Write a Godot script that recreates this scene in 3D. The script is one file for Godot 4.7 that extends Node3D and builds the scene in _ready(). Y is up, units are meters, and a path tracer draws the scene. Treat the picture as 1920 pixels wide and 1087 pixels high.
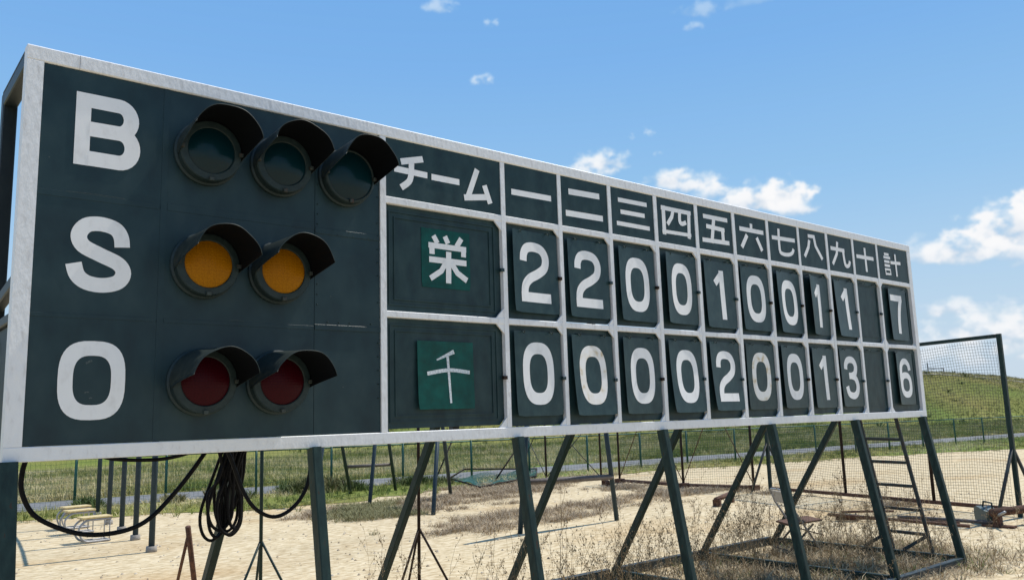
extends Node3D

const YB := 1.592          # underside of the board's face above the ground
var M := {}
var rng := RandomNumberGenerator.new()
var used := {}
var divl := [1.957, 2.9325, 3.4785, 4.0161, 4.5637, 5.1041, 5.6446, 6.1859, 6.7246, 7.2553, 7.7875, 8.3182, 9.0603]
var divr := [1.9992, 2.9699, 3.5137, 4.0528, 4.6052, 5.146, 5.687, 6.2256, 6.7595, 7.2948, 7.8256, 8.3533]

# ------------------------------------------------------------------ helpers
func nm(s: String) -> String:
	var k: int = used.get(s, 0)
	used[s] = k + 1
	return s if k == 0 else "%s_%03d" % [s, k]

func begin(flat := true) -> SurfaceTool:
	var st := SurfaceTool.new()
	st.begin(Mesh.PRIMITIVE_TRIANGLES)
	st.set_smooth_group(-1 if flat else 0)
	return st

func obj(called: String, st: SurfaceTool, mat: Material, parent: Node = self) -> MeshInstance3D:
	st.generate_normals()
	var o := MeshInstance3D.new()
	o.mesh = st.commit()
	o.name = nm(called) if parent == self else called
	o.material_override = mat
	parent.add_child(o, true)
	return o

func thing(called: String, label: String, category: String, group := "", at := Vector3.ZERO) -> Node3D:
	var o := Node3D.new()
	o.name = nm(called)
	add_child(o, true)
	o.position = at
	return tag(o, label, category, group) as Node3D

func tag(o: Node, label: String, category: String, group := "") -> Node:
	o.set_meta("label", label)
	o.set_meta("category", category)
	if group != "":
		o.set_meta("group", group)
	return o

func struct(o: Node) -> Node:
	o.set_meta("kind", "structure")
	return o

func stuff(o: Node) -> Node:
	o.set_meta("kind", "stuff")
	return o

func tri(st: SurfaceTool, a: Vector3, b: Vector3, c: Vector3) -> void:
	st.add_vertex(a); st.add_vertex(b); st.add_vertex(c)

func quad(st: SurfaceTool, a: Vector3, b: Vector3, c: Vector3, d: Vector3) -> void:
	tri(st, a, b, c); tri(st, a, c, d)

# a chamfered bar from a to b; w along side, h along the other axis
func bar(st: SurfaceTool, a: Vector3, b: Vector3, w: float, h: float, side := Vector3.RIGHT, ch := 0.004) -> void:
	var d := (b - a).normalized()
	var n := d.cross(side).normalized()
	var s := n.cross(d).normalized()
	var x := w / 2; var y := h / 2
	var c := minf(ch, minf(x, y) * 0.8)
	var p := [Vector2(-x + c, -y), Vector2(x - c, -y), Vector2(x, -y + c), Vector2(x, y - c), Vector2(x - c, y), Vector2(-x + c, y), Vector2(-x, y - c), Vector2(-x, -y + c)]
	for i in 8:
		var u: Vector2 = p[i]; var v: Vector2 = p[(i + 1) % 8]
		quad(st, a + s * u.x + n * u.y, a + s * v.x + n * v.y, b + s * v.x + n * v.y, b + s * u.x + n * u.y)
		if i > 0 and i < 7:
			var o: Vector2 = p[0]
			tri(st, a + s * o.x + n * o.y, a + s * v.x + n * v.y, a + s * u.x + n * u.y)
			tri(st, b + s * o.x + n * o.y, b + s * u.x + n * u.y, b + s * v.x + n * v.y)

func box(st: SurfaceTool, lo: Vector3, hi: Vector3, ch := 0.003) -> void:
	var c := (lo + hi) / 2
	bar(st, Vector3(lo.x, c.y, c.z), Vector3(hi.x, c.y, c.z), hi.z - lo.z, hi.y - lo.y, Vector3.BACK, ch)

func tube(st: SurfaceTool, pts: Array, r0: float, r1 := -1.0, seg := 8, cap := true) -> void:
	if r1 < 0: r1 = r0
	var rings := []
	var up := Vector3.UP
	for i in pts.size():
		var d: Vector3 = (pts[mini(i + 1, pts.size() - 1)] - pts[maxi(i - 1, 0)]).normalized()
		if absf(d.dot(up)) > 0.95: up = Vector3.RIGHT if absf(d.x) < 0.8 else Vector3.BACK
		var n := d.cross(up).normalized()
		var m := d.cross(n)
		up = -m
		var ring := []
		var r := lerpf(r0, r1, float(i) / maxf(1, pts.size() - 1))
		for k in seg:
			var a := TAU * k / seg
			ring.append(pts[i] + (n * cos(a) + m * sin(a)) * r)
		rings.append(ring)
	for i in pts.size() - 1:
		for k in seg:
			var l := (k + 1) % seg
			quad(st, rings[i][k], rings[i][l], rings[i + 1][l], rings[i + 1][k])
	if cap:
		for e in [0, pts.size() - 1]:
			for k in range(1, seg - 1):
				if e == 0: tri(st, rings[e][0], rings[e][k + 1], rings[e][k])
				else: tri(st, rings[e][0], rings[e][k], rings[e][k + 1])

# flat plate from an outline in x,y (any convex order), front at z, thickness t
func plate(st: SurfaceTool, p: Array, z: float, t: float) -> void:
	var n := p.size()
	for i in range(1, n - 1):
		tri(st, Vector3(p[0].x, p[0].y, z), Vector3(p[i].x, p[i].y, z), Vector3(p[i + 1].x, p[i + 1].y, z))
		tri(st, Vector3(p[0].x, p[0].y, z - t), Vector3(p[i + 1].x, p[i + 1].y, z - t), Vector3(p[i].x, p[i].y, z - t))
	for i in n:
		var a: Vector2 = p[i]; var b: Vector2 = p[(i + 1) % n]
		quad(st, Vector3(a.x, a.y, z), Vector3(a.x, a.y, z - t), Vector3(b.x, b.y, z - t), Vector3(b.x, b.y, z))

func rect(x0: float, y0: float, x1: float, y1: float) -> Array:
	return [Vector2(x0, y1), Vector2(x1, y1), Vector2(x1, y0), Vector2(x0, y0)]

# a painted stroke: a flat band of width w along p, lifted by f(point) -> z
func band(st: SurfaceTool, p: Array, w, f: Callable) -> void:
	var L := []; var R := []
	var n := p.size()
	for i in n:
		var a: Vector2 = p[i] - p[i - 1] if i > 0 else p[1] - p[0]
		var b: Vector2 = p[i + 1] - p[i] if i < n - 1 else a
		a = a.normalized(); b = b.normalized()
		var t := (a + b).normalized()
		var q := Vector2(-t.y, t.x)
		var ww: float = (w if w is float else lerpf(w[0], w[1], float(i) / (n - 1)))
		var k := ww / 2 / maxf(0.6, q.dot(Vector2(-a.y, a.x)))
		L.append(p[i] + q * k); R.append(p[i] - q * k)
	for i in n - 1:
		var m := maxi(1, int((p[i + 1] - p[i]).length() / 0.06))
		for j in m:
			var s := float(j) / m; var e := float(j + 1) / m
			var c := [L[i].lerp(L[i + 1], s), L[i].lerp(L[i + 1], e), R[i].lerp(R[i + 1], e), R[i].lerp(R[i + 1], s)]
			var v := []
			for u in c: v.append(Vector3(u.x, u.y, f.call(u)))
			quad(st, v[0], v[1], v[2], v[3])

func spline(p: Array, n := 6) -> Array:
	var o := []
	for i in p.size() - 1:
		var a: Vector2 = p[maxi(i - 1, 0)]; var b: Vector2 = p[i]; var c: Vector2 = p[i + 1]; var d: Vector2 = p[mini(i + 2, p.size() - 1)]
		for k in n:
			o.append(b.cubic_interpolate(c, a, d, float(k) / n))
	o.append(p[-1])
	return o

func spline3(p: Array, n := 8) -> Array:
	var o := []
	for i in p.size() - 1:
		var a: Vector3 = p[maxi(i - 1, 0)]; var b: Vector3 = p[i]; var c: Vector3 = p[i + 1]; var d: Vector3 = p[mini(i + 2, p.size() - 1)]
		for k in n:
			o.append(b.cubic_interpolate(c, a, d, float(k) / n))
	o.append(p[-1])
	return o

func pts2(a: Array, from := 0) -> Array:
	var o := []
	for i in range(from, a.size() - 1, 2): o.append(Vector2(a[i], a[i + 1]))
	return o

# ring between two rounded ovals (the figure 0)
func oval(st: SurfaceTool, c: Vector2, A: Vector2, B: Vector2, e: float, f: Callable) -> void:
	var n := 40
	for i in n:
		var v := []
		for k in [[A, i], [A, i + 1], [B, i + 1], [B, i]]:
			var t: float = TAU * k[1] / n
			var u := Vector2(signf(cos(t)) * pow(absf(cos(t)), 2 / e) * k[0].x, signf(sin(t)) * pow(absf(sin(t)), 2 / e) * k[0].y) + c
			v.append(Vector3(u.x, u.y, f.call(u)))
		quad(st, v[3], v[2], v[1], v[0])

func arc(c: Vector2, r: Vector2, d0: float, d1: float, n := 10) -> Array:
	var o := []
	for i in n + 1:
		var t := deg_to_rad(lerpf(d0, d1, float(i) / n))
		o.append(c + Vector2(cos(t) * r.x, sin(t) * r.y))
	return o

# the seven figures on the plates, about 0.30 x 0.44 m round the origin
func figure(st: SurfaceTool, ch: String, c: Vector2, f: Callable) -> void:
	var g := func(u: Vector2) -> float: return f.call(u)
	var g2 := func(u: Vector2) -> float: return f.call(u) + 0.0006
	var sh := func(a: Array) -> Array:
		var o := []
		for p in a: o.append(p + c)
		return o
	match ch:
		"0": oval(st, c, Vector2(0.149, 0.219), Vector2(0.086, 0.137), 2.7, g)
		"1":
			band(st, sh.call([Vector2(0.028, 0.219), Vector2(0.034, -0.219)]), 0.068, g)
			band(st, sh.call([Vector2(0.030, 0.190), Vector2(-0.075, 0.098)]), 0.062, g2)
		"2":
			band(st, sh.call(spline([Vector2(-0.115, 0.075), Vector2(-0.109, 0.127), Vector2(-0.078, 0.170), Vector2(-0.01, 0.184), Vector2(0.068, 0.168), Vector2(0.107, 0.112), Vector2(0.094, 0.040), Vector2(0.03, -0.008), Vector2(-0.055, -0.05), Vector2(-0.103, -0.105), Vector2(-0.113, -0.19)])), 0.068, g)
			band(st, sh.call([Vector2(-0.147, -0.184), Vector2(0.147, -0.184)]), 0.07, g2)
		"3":
			band(st, sh.call(spline([Vector2(-0.115, 0.085), Vector2(-0.105, 0.135), Vector2(-0.065, 0.174), Vector2(0.0, 0.186), Vector2(0.065, 0.170), Vector2(0.100, 0.115), Vector2(0.075, 0.045), Vector2(0.01, 0.018)])), 0.068, g)
			band(st, sh.call(spline([Vector2(0.0, 0.018), Vector2(0.075, -0.005), Vector2(0.113, -0.075), Vector2(0.095, -0.145), Vector2(0.04, -0.182), Vector2(-0.03, -0.184), Vector2(-0.09, -0.158), Vector2(-0.115, -0.09)])), 0.068, g2)
			band(st, sh.call([Vector2(-0.055, 0.018), Vector2(0.03, 0.018)]), 0.066, func(u: Vector2) -> float: return f.call(u) + 0.0011)
		"6":
			band(st, sh.call(spline([Vector2(0.115, 0.085), Vector2(0.100, 0.145), Vector2(0.04, 0.184), Vector2(-0.04, 0.178), Vector2(-0.095, 0.125), Vector2(-0.114, 0.02), Vector2(-0.112, -0.08)])), 0.066, g)
			oval(st, c + Vector2(0, -0.077), Vector2(0.147, 0.142), Vector2(0.083, 0.073), 2.5, g2)
		"7":
			band(st, sh.call([Vector2(-0.147, 0.184), Vector2(0.147, 0.184)]), 0.07, g)
			band(st, sh.call(spline([Vector2(0.112, 0.17), Vector2(0.066, 0.06), Vector2(0.034, -0.07), Vector2(0.022, -0.219)])), 0.07, g2)

func noise_tex(freq: float, oct: int, seed_: int, c: Array, pos: Array, size := 512, normal := 0.0) -> NoiseTexture2D:
	var n := FastNoiseLite.new()
	n.noise_type = FastNoiseLite.TYPE_SIMPLEX_SMOOTH
	n.frequency = freq; n.fractal_octaves = oct; n.seed = seed_; n.fractal_gain = 0.55
	var t := NoiseTexture2D.new()
	t.width = size; t.height = size; t.seamless = true; t.noise = n
	if normal > 0:
		t.as_normal_map = true; t.bump_strength = normal
	else:
		var g := Gradient.new()
		g.offsets = PackedFloat32Array(pos)
		g.colors = PackedColorArray(c)
		t.color_ramp = g
	return t

func lin(r: float, g: float, b: float) -> Color:
	return Color(r, g, b).linear_to_srgb()

# base colour varies between three linear colours over `per` metres
func material(key: String, cs: Array, per: Vector3, rough: float, o := {}) -> StandardMaterial3D:
	var m := StandardMaterial3D.new()
	var c := []
	for x in cs: c.append(lin(x[0], x[1], x[2]))
	var pos := [0.15, 0.5, 0.85]
	if o.has("pos"): pos = o.pos
	if c.size() == 1: m.albedo_color = c[0]
	else: m.albedo_texture = noise_tex(o.get("freq", 0.012), o.get("oct", 5), hash(key) % 9999, c, pos.slice(0, c.size()), o.get("size", 512))
	m.uv1_triplanar = true; m.uv1_world_triplanar = true
	m.uv1_scale = Vector3(1 / per.x, 1 / per.y, 1 / per.z)
	m.uv1_offset = Vector3(0.31, 0.17, 0.53)
	m.roughness = rough
	m.metallic_specular = o.get("spec", 0.5)
	m.metallic = o.get("metal", 0.0)
	if o.has("bump"):
		m.normal_enabled = true
		m.normal_texture = noise_tex(o.get("bfreq", 0.03), o.get("boct", 4), hash(key) % 999 + 7, [], [], 512, o.get("bstr", 4.0))
		m.normal_scale = o.bump
	if o.get("vc", false): m.vertex_color_use_as_albedo = true
	M[key] = m
	return m

# ------------------------------------------------------------------ the place's shape
func edge_z(x: float) -> float:      # where the sand ends and the grass begins
	var p := [[-200, -22], [-10, -17], [2.7, -15.2], [5.6, -13.2], [7.3, -12.2], [12, -13.4], [18.4, -12.8], [24.5, -11.2], [29.3, -9.9], [33.6, -8.1], [60, -3], [200, 30], [600, 110]]
	return interp(p, x)

func crest_z(x: float) -> float:
	return interp([[-300, -84], [0, -64], [60, -51], [110, -44.4], [169, -53], [260, -64], [600, -105]], x)

func interp(p: Array, x: float) -> float:
	if x <= p[0][0]: return p[0][1]
	for i in p.size() - 1:
		if x <= p[i + 1][0]:
			return lerpf(p[i][1], p[i + 1][1], (x - p[i][0]) / (p[i + 1][0] - p[i][0]))
	return p[-1][1]

func fence_z(x: float) -> float: return -18.2 + 0.2 * x
func road_z(x: float) -> float: return -18.6 + 0.12 * x
func track_z(x: float) -> float: return interp([[-300, -96], [0, -39], [30, -33.3], [77, -27], [120, -21], [600, 60]], x)

func height(x: float, z: float) -> float:
	var w := 20.0
	var t := clampf(1.0 - (z - crest_z(x)) / w, 0, 1)
	t = t * t * (3 - 2 * t) * 0.6 + t * 0.4
	return 6.0 * t

func _ready() -> void:
	rng.seed = 20240
	# camera
	var cam := Camera3D.new()
	cam.name = "camera"
	cam.transform = Transform3D(Basis(Vector3(0.7717369, -0.0309662, 0.6351876), Vector3(-0.0736035, 0.987752, 0.1375806), Vector3(-0.6316682, -0.1529281, 0.7600055)).orthonormalized(), Vector3(-0.6322, 1.722, 4.3769))
	cam.fov = 38.63
	cam.near = 0.05; cam.far = 3000
	add_child(cam)
	# sky, exposure
	var we := WorldEnvironment.new()
	we.name = "world_environment"
	var env := Environment.new()
	env.background_mode = Environment.BG_SKY
	var sky := Sky.new()
	var pm := PanoramaSkyMaterial.new()
	pm.panorama = ImageTexture.create_from_image(sky_image())
	sky.sky_material = pm
	env.sky = sky
	env.background_energy_multiplier = 1.0
	env.ambient_light_source = Environment.AMBIENT_SOURCE_SKY
	env.tonemap_mode = Environment.TONE_MAPPER_LINEAR
	env.tonemap_exposure = 1.0
	env.sdfgi_enabled = true; env.ssao_enabled = true; env.ssil_enabled = true
	we.environment = env
	add_child(we)
	# sun: grazing along the board's face, 59 degrees up
	var sun := DirectionalLight3D.new()
	sun.name = "sun"
	sun.light_energy = 1.6
	sun.light_color = Color(1.0, 0.98, 0.945)
	sun.light_angular_distance = 0.5
	sun.shadow_enabled = true
	add_child(sun)
	sun.look_at_from_position(Vector3(0.515, 0.857, 0.035) * 100, Vector3.ZERO)
	make_materials()
	ground()
	scoreboard()
	plates()
	cables()
	yard()
	nets()
	fence()
	vegetation()

# sky with the day's small cumulus: az (degrees from -z to +x), elevation, half sizes, strength
func sky_image() -> Image:
	var W := 4096; var H := 2048
	var im := Image.create(W, H, false, Image.FORMAT_RGB8)
	for y in H:
		var el := 90.0 - 180.0 * (y + 0.5) / H
		im.fill_rect(Rect2i(0, y, W, 1), clear_sky(el))
	var n := FastNoiseLite.new()
	n.seed = 5; n.frequency = 0.5; n.fractal_octaves = 6; n.fractal_gain = 0.5
	n.domain_warp_enabled = true; n.domain_warp_amplitude = 0.7; n.domain_warp_frequency = 0.8; n.domain_warp_fractal_octaves = 3
	var blobs := [[46.4, 17.3, 1.9, 0.85, 0.9], [45.2, 16.7, 1.9, 0.6, 0.8], [52.0, 15.4, 2.6, 0.9, 0.9], [50.8, 15.9, 1.6, 0.6, 0.85], [54.0, 14.6, 2.0, 0.7, 0.8], [56.6, 13.9, 3.2, 1.2, 1.15], [58.4, 14.0, 1.9, 1.2, 1.15], [59.0, 13.1, 1.6, 0.8, 0.9],
		[34.9, 27.8, 1.2, 0.5, 0.5], [38.7, 26.7, 0.6, 0.36, 0.45], [38.0, 23.1, 0.8, 0.46, 0.6], [53.9, 26.5, 1.6, 0.66, 0.38], [53.4, 25.5, 0.8, 0.36, 0.4], [49.8, 19.0, 0.45, 0.42, 0.4], [48.6, 18.9, 0.26, 0.3, 0.3], [50.3, 17.6, 0.37, 0.25, 0.25],
		[71.8, 10.2, 3.2, 1.7, 1.3], [69.0, 9.4, 2.8, 1.1, 0.9], [66.4, 9.4, 2.6, 1.0, 0.6], [72.5, 9.0, 4.0, 1.1, 0.7], [74.5, 11.0, 3.0, 1.9, 1.2], [67.6, 5.9, 1.5, 0.6, 0.75], [72.0, 4.5, 5.0, 1.6, 0.85], [65.0, 3.0, 7.0, 1.2, 0.55], [76.0, 3.5, 6.0, 2.0, 0.7], [57.2, 26.5, 2.0, 0.39, 0.2]]
	for k in 120:   # the rest of the sky carries on in the same way
		var az := rng.randf_range(84, 356)
		var el := 4.0 + 34.0 * pow(rng.randf(), 1.4)
		var s := rng.randf_range(0.6, 3.4)
		blobs.append([az, el, s * 1.9, s * 0.75, rng.randf_range(0.5, 1.1)])
		if s > 1.2: blobs.append([az + s * 1.3, el - 0.2 * s, s * 1.2, s * 0.6, rng.randf_range(0.5, 1.0)])
	for b in blobs:
		var pd := W / 360.0
		for py in range(maxi(0, int((90 - b[1] - b[3] * 1.9) * pd)), int((90 - b[1] + b[3] * 1.9) * pd)):
			var el: float = 90.0 - py / pd
			if el < 0.3: break
			for px in range(int((b[0] - b[2] * 1.8) * pd), int((b[0] + b[2] * 1.8) * pd)):
				var az: float = px / pd
				var u: float = (az - b[0]) / b[2]; var v: float = (el - b[1]) / b[3]
				if v < 0: v *= 1.35
				var fine: float = clampf(1.5 / b[2], 1.0, 4.0)
				var nv := n.get_noise_2d(az * fine, el * 1.5 * fine)
				var nf := n.get_noise_2d(az * 3.1 * fine + 40, el * 4.2 * fine)
				var d: float = 0.92 - 0.14 * (fine - 1.0) - (u * u + v * v) * 0.66 + nv * (0.78 + 0.10 * fine) + nf * (0.14 + 0.06 * fine)
				d = smoothstep(0.0, 1.0, d) * b[4]
				if d <= 0.004: continue
				d = minf(d, 0.97)
				var x := posmod(px, W)
				var base := smoothstep(-1.2, 0.5, v + nv * 1.2)
				var c := Color(0.80, 0.85, 0.91).lerp(Color(0.985, 0.985, 0.99), base)
				im.set_pixel(x, py, im.get_pixel(x, py).lerp(c, d))
	return im

func clear_sky(el: float) -> Color:
	var p := [[-90.0, Color(0.62, 0.60, 0.55)], [-0.5, Color(0.72, 0.73, 0.72)], [0.0, Color(0.80, 0.85, 0.90)], [3.0, Color(0.785, 0.86, 0.92)], [8.0, Color(0.71, 0.83, 0.93)], [15.0, Color(0.59, 0.77, 0.93)], [24.0, Color(0.495, 0.703, 0.922)], [35.0, Color(0.43, 0.655, 0.90)], [60.0, Color(0.40, 0.59, 0.84)], [90.0, Color(0.38, 0.56, 0.81)]]
	for i in p.size() - 1:
		if el <= p[i + 1][0]:
			return p[i][1].lerp(p[i + 1][1], (el - p[i][0]) / (p[i + 1][0] - p[i][0]))
	return p[-1][1]

func make_materials() -> void:
	material("green", [[0.0110, 0.027, 0.033], [0.0148, 0.036, 0.042], [0.022, 0.045, 0.050]], Vector3(1.7, 2.6, 1.7), 0.40, {"spec": 0.36, "bump": 0.07, "bfreq": 0.008, "bstr": 6.0, "boct": 3})
	material("cell", [[0.0115, 0.028, 0.032], [0.0155, 0.038, 0.041], [0.023, 0.048, 0.050]], Vector3(0.9, 1.5, 0.9), 0.42, {"spec": 0.36, "bump": 0.10, "bfreq": 0.01, "bstr": 6.0, "boct": 3})
	material("plate", [[0.0125, 0.034, 0.037], [0.018, 0.044, 0.047], [0.028, 0.056, 0.056]], Vector3(0.7, 1.1, 0.7), 0.33, {"spec": 0.4, "bump": 0.10, "bfreq": 0.012, "bstr": 5.0})
	material("white", [[0.62, 0.61, 0.605], [0.725, 0.725, 0.725], [0.75, 0.75, 0.75]], Vector3(0.5, 1.3, 0.5), 0.5, {"pos": [0.08, 0.36, 0.8], "freq": 0.02, "bump": 0.16, "bfreq": 0.03, "bstr": 5.0})
	material("paint", [[0.71, 0.70, 0.685], [0.785, 0.78, 0.77], [0.80, 0.795, 0.785]], Vector3(0.5, 0.9, 0.5), 0.55, {"pos": [0.05, 0.4, 0.8]})
	material("worn_paint", [[0.56, 0.45, 0.29], [0.74, 0.70, 0.63], [0.79, 0.775, 0.75]], Vector3(0.7, 0.7, 0.7), 0.6, {"pos": [0.12, 0.32, 0.6], "freq": 0.009, "oct": 3})
	material("smudge", [[0.035, 0.055, 0.058], [0.075, 0.095, 0.095]], Vector3(0.05, 0.05, 0.05), 0.8, {"pos": [0.3, 0.7]})
	material("steel", [[0.008, 0.021, 0.020], [0.013, 0.032, 0.029], [0.020, 0.042, 0.037], [0.045, 0.026, 0.017]], Vector3(0.35, 0.9, 0.35), 0.5, {"pos": [0.15, 0.5, 0.74, 0.84], "bump": 0.12, "spec": 0.35})
	material("navy", [[0.006, 0.014, 0.018], [0.010, 0.020, 0.024]], Vector3(0.4, 1.0, 0.4), 0.5, {"pos": [0.2, 0.8]})
	material("rust", [[0.036, 0.017, 0.011], [0.088, 0.037, 0.020], [0.17, 0.077, 0.040]], Vector3(0.22, 0.35, 0.22), 0.85, {"bump": 0.2, "bfreq": 0.06})
	material("dark_rust", [[0.012, 0.009, 0.008], [0.024, 0.016, 0.012], [0.05, 0.028, 0.018]], Vector3(0.25, 0.4, 0.25), 0.75, {"spec": 0.3})
	material("rusty_steel", [[0.05, 0.026, 0.018], [0.022, 0.030, 0.028], [0.030, 0.045, 0.042]], Vector3(0.3, 0.6, 0.3), 0.65, {"pos": [0.25, 0.5, 0.8], "bump": 0.3})
	material("grey_steel", [[0.011, 0.026, 0.038], [0.018, 0.038, 0.050], [0.034, 0.052, 0.060]], Vector3(0.3, 0.8, 0.3), 0.55, {"bump": 0.2, "spec": 0.4})
	material("zinc", [[0.27, 0.265, 0.26], [0.42, 0.415, 0.41]], Vector3(0.2, 0.4, 0.2), 0.45, {"pos": [0.2, 0.8], "metal": 0.2})
	material("beam_pipe", [[0.06, 0.045, 0.038], [0.11, 0.09, 0.08], [0.17, 0.15, 0.13]], Vector3(0.3, 0.3, 0.3), 0.7)
	material("fence_green", [[0.008, 0.07, 0.045], [0.014, 0.10, 0.065]], Vector3(0.3, 0.6, 0.3), 0.5, {"pos": [0.2, 0.8]})
	material("rubber", [[0.004, 0.004, 0.005], [0.008, 0.008, 0.009]], Vector3(0.2, 0.2, 0.2), 0.6, {"pos": [0.2, 0.8], "spec": 0.25})
	material("netting", [[0.035, 0.046, 0.042]], Vector3.ONE, 0.7)
	material("green_net", [[0.010, 0.080, 0.062], [0.02, 0.13, 0.105]], Vector3(0.3, 0.3, 0.3), 0.7, {"pos": [0.2, 0.8]})
	material("concrete", [[0.24, 0.22, 0.19], [0.34, 0.31, 0.27]], Vector3(0.4, 0.4, 0.4), 0.9, {"pos": [0.2, 0.8], "bump": 0.5})
	material("yellow_board", [[0.50, 0.36, 0.12], [0.62, 0.48, 0.22], [0.66, 0.55, 0.33]], Vector3(0.5, 0.2, 0.2), 0.6)
	material("card", [[0.001, 0.044, 0.033], [0.001, 0.058, 0.045], [0.0015, 0.075, 0.058]], Vector3(0.9, 0.9, 0.9), 0.22, {"spec": 0.35, "bump": 0.10, "bfreq": 0.01, "bstr": 6.0})
	material("tape", [[0.42, 0.47, 0.50], [0.66, 0.69, 0.70]], Vector3(0.12, 0.12, 0.12), 0.4, {"pos": [0.25, 0.7]})
	material("ring", [[0.012, 0.024, 0.027], [0.020, 0.035, 0.037]], Vector3(0.3, 0.3, 0.3), 0.5, {"pos": [0.2, 0.8], "spec": 0.35})
	material("visor", [[0.020, 0.029, 0.027], [0.040, 0.048, 0.042]], Vector3(0.4, 0.4, 0.4), 0.5, {"pos": [0.2, 0.8], "spec": 0.25})
	material("visor_black", [[0.0035, 0.0045, 0.006]], Vector3.ONE, 0.7, {"spec": 0.2})
	material("amber", [[0.26, 0.098, 0.001], [0.36, 0.145, 0.002]], Vector3(0.03, 0.03, 0.03), 0.42, {"spec": 0.22, "pos": [0.3, 0.7], "bump": 0.35, "bfreq": 0.05})
	material("red", [[0.028, 0.0012, 0.004], [0.038, 0.0016, 0.006]], Vector3(0.03, 0.03, 0.03), 0.4, {"spec": 0.22, "pos": [0.3, 0.7], "bump": 0.25, "bfreq": 0.05})
	material("dark_lens", [[0.002, 0.018, 0.025]], Vector3.ONE, 0.2, {"spec": 0.32, "bump": 0.06, "bfreq": 0.02})
	material("sand", [[0.44, 0.34, 0.20], [0.56, 0.453, 0.285], [0.65, 0.545, 0.37]], Vector3(4.5, 4.5, 2.4), 0.95, {"size": 1024, "freq": 0.02, "oct": 7, "pos": [0.22, 0.5, 0.78], "bump": 0.3, "bfreq": 0.09, "spec": 0.2, "vc": true})
	material("turf", [[0.115, 0.145, 0.042], [0.205, 0.22, 0.078], [0.36, 0.33, 0.155]], Vector3(2.3, 2.3, 2.3), 0.95, {"size": 1024, "freq": 0.03, "oct": 6, "bump": 1.0, "bfreq": 0.08, "spec": 0.2, "vc": true})
	material("asphalt", [[0.125, 0.127, 0.127], [0.185, 0.182, 0.178]], Vector3(1.4, 1.4, 1.4), 0.9, {"pos": [0.2, 0.8], "bump": 0.4})
	material("track", [[0.20, 0.19, 0.14], [0.28, 0.26, 0.20]], Vector3(2, 2, 2), 0.95, {"pos": [0.2, 0.8]})
	var gi := Image.create(64, 64, false, Image.FORMAT_L8)
	for y in 64:
		for x in 64: gi.set_pixel(x, y, Color.from_hsv(0, 0, 0.5 + 0.25 * sin(x * TAU / 16) + 0.25 * sin(y * TAU / 16)))
	gi.bump_map_to_normal_map(3.0)
	var gt := ImageTexture.create_from_image(gi)
	for k in ["amber", "red", "dark_lens"]:
		M[k].normal_enabled = true
		M[k].normal_texture = gt
		M[k].normal_scale = {"amber": 0.4, "red": 0.3, "dark_lens": 0.06}[k]
		M[k].uv1_scale = Vector3(16, 16, 16)
	for k in ["blade", "weed"]:
		var m := StandardMaterial3D.new()
		m.vertex_color_use_as_albedo = true
		m.roughness = 0.8
		m.metallic_specular = 0.25
		m.backlight = Color(0.18, 0.18, 0.12) if k == "blade" else Color(0, 0, 0)
		M[k] = m

func sheet(called: String, xs: Array, zs: Callable, rows: int, lift: float, mat: Material, col: Callable) -> MeshInstance3D:
	var st := begin(false)
	var st_n := xs.size()
	for i in st_n:
		for k in rows + 1:
			var x: float = xs[i]
			var z: float = zs.call(x, float(k) / rows)
			st.set_color(col.call(x, z))
			st.add_vertex(Vector3(x, height(x, z) + lift, z))
	for i in st_n - 1:
		for k in rows:
			var a := i * (rows + 1) + k
			var b := a + rows + 1
			for q in [a, b, b + 1, a, b + 1, a + 1]: st.add_index(q)
	var o := obj(called, st, mat)
	struct(o)
	return o

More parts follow.
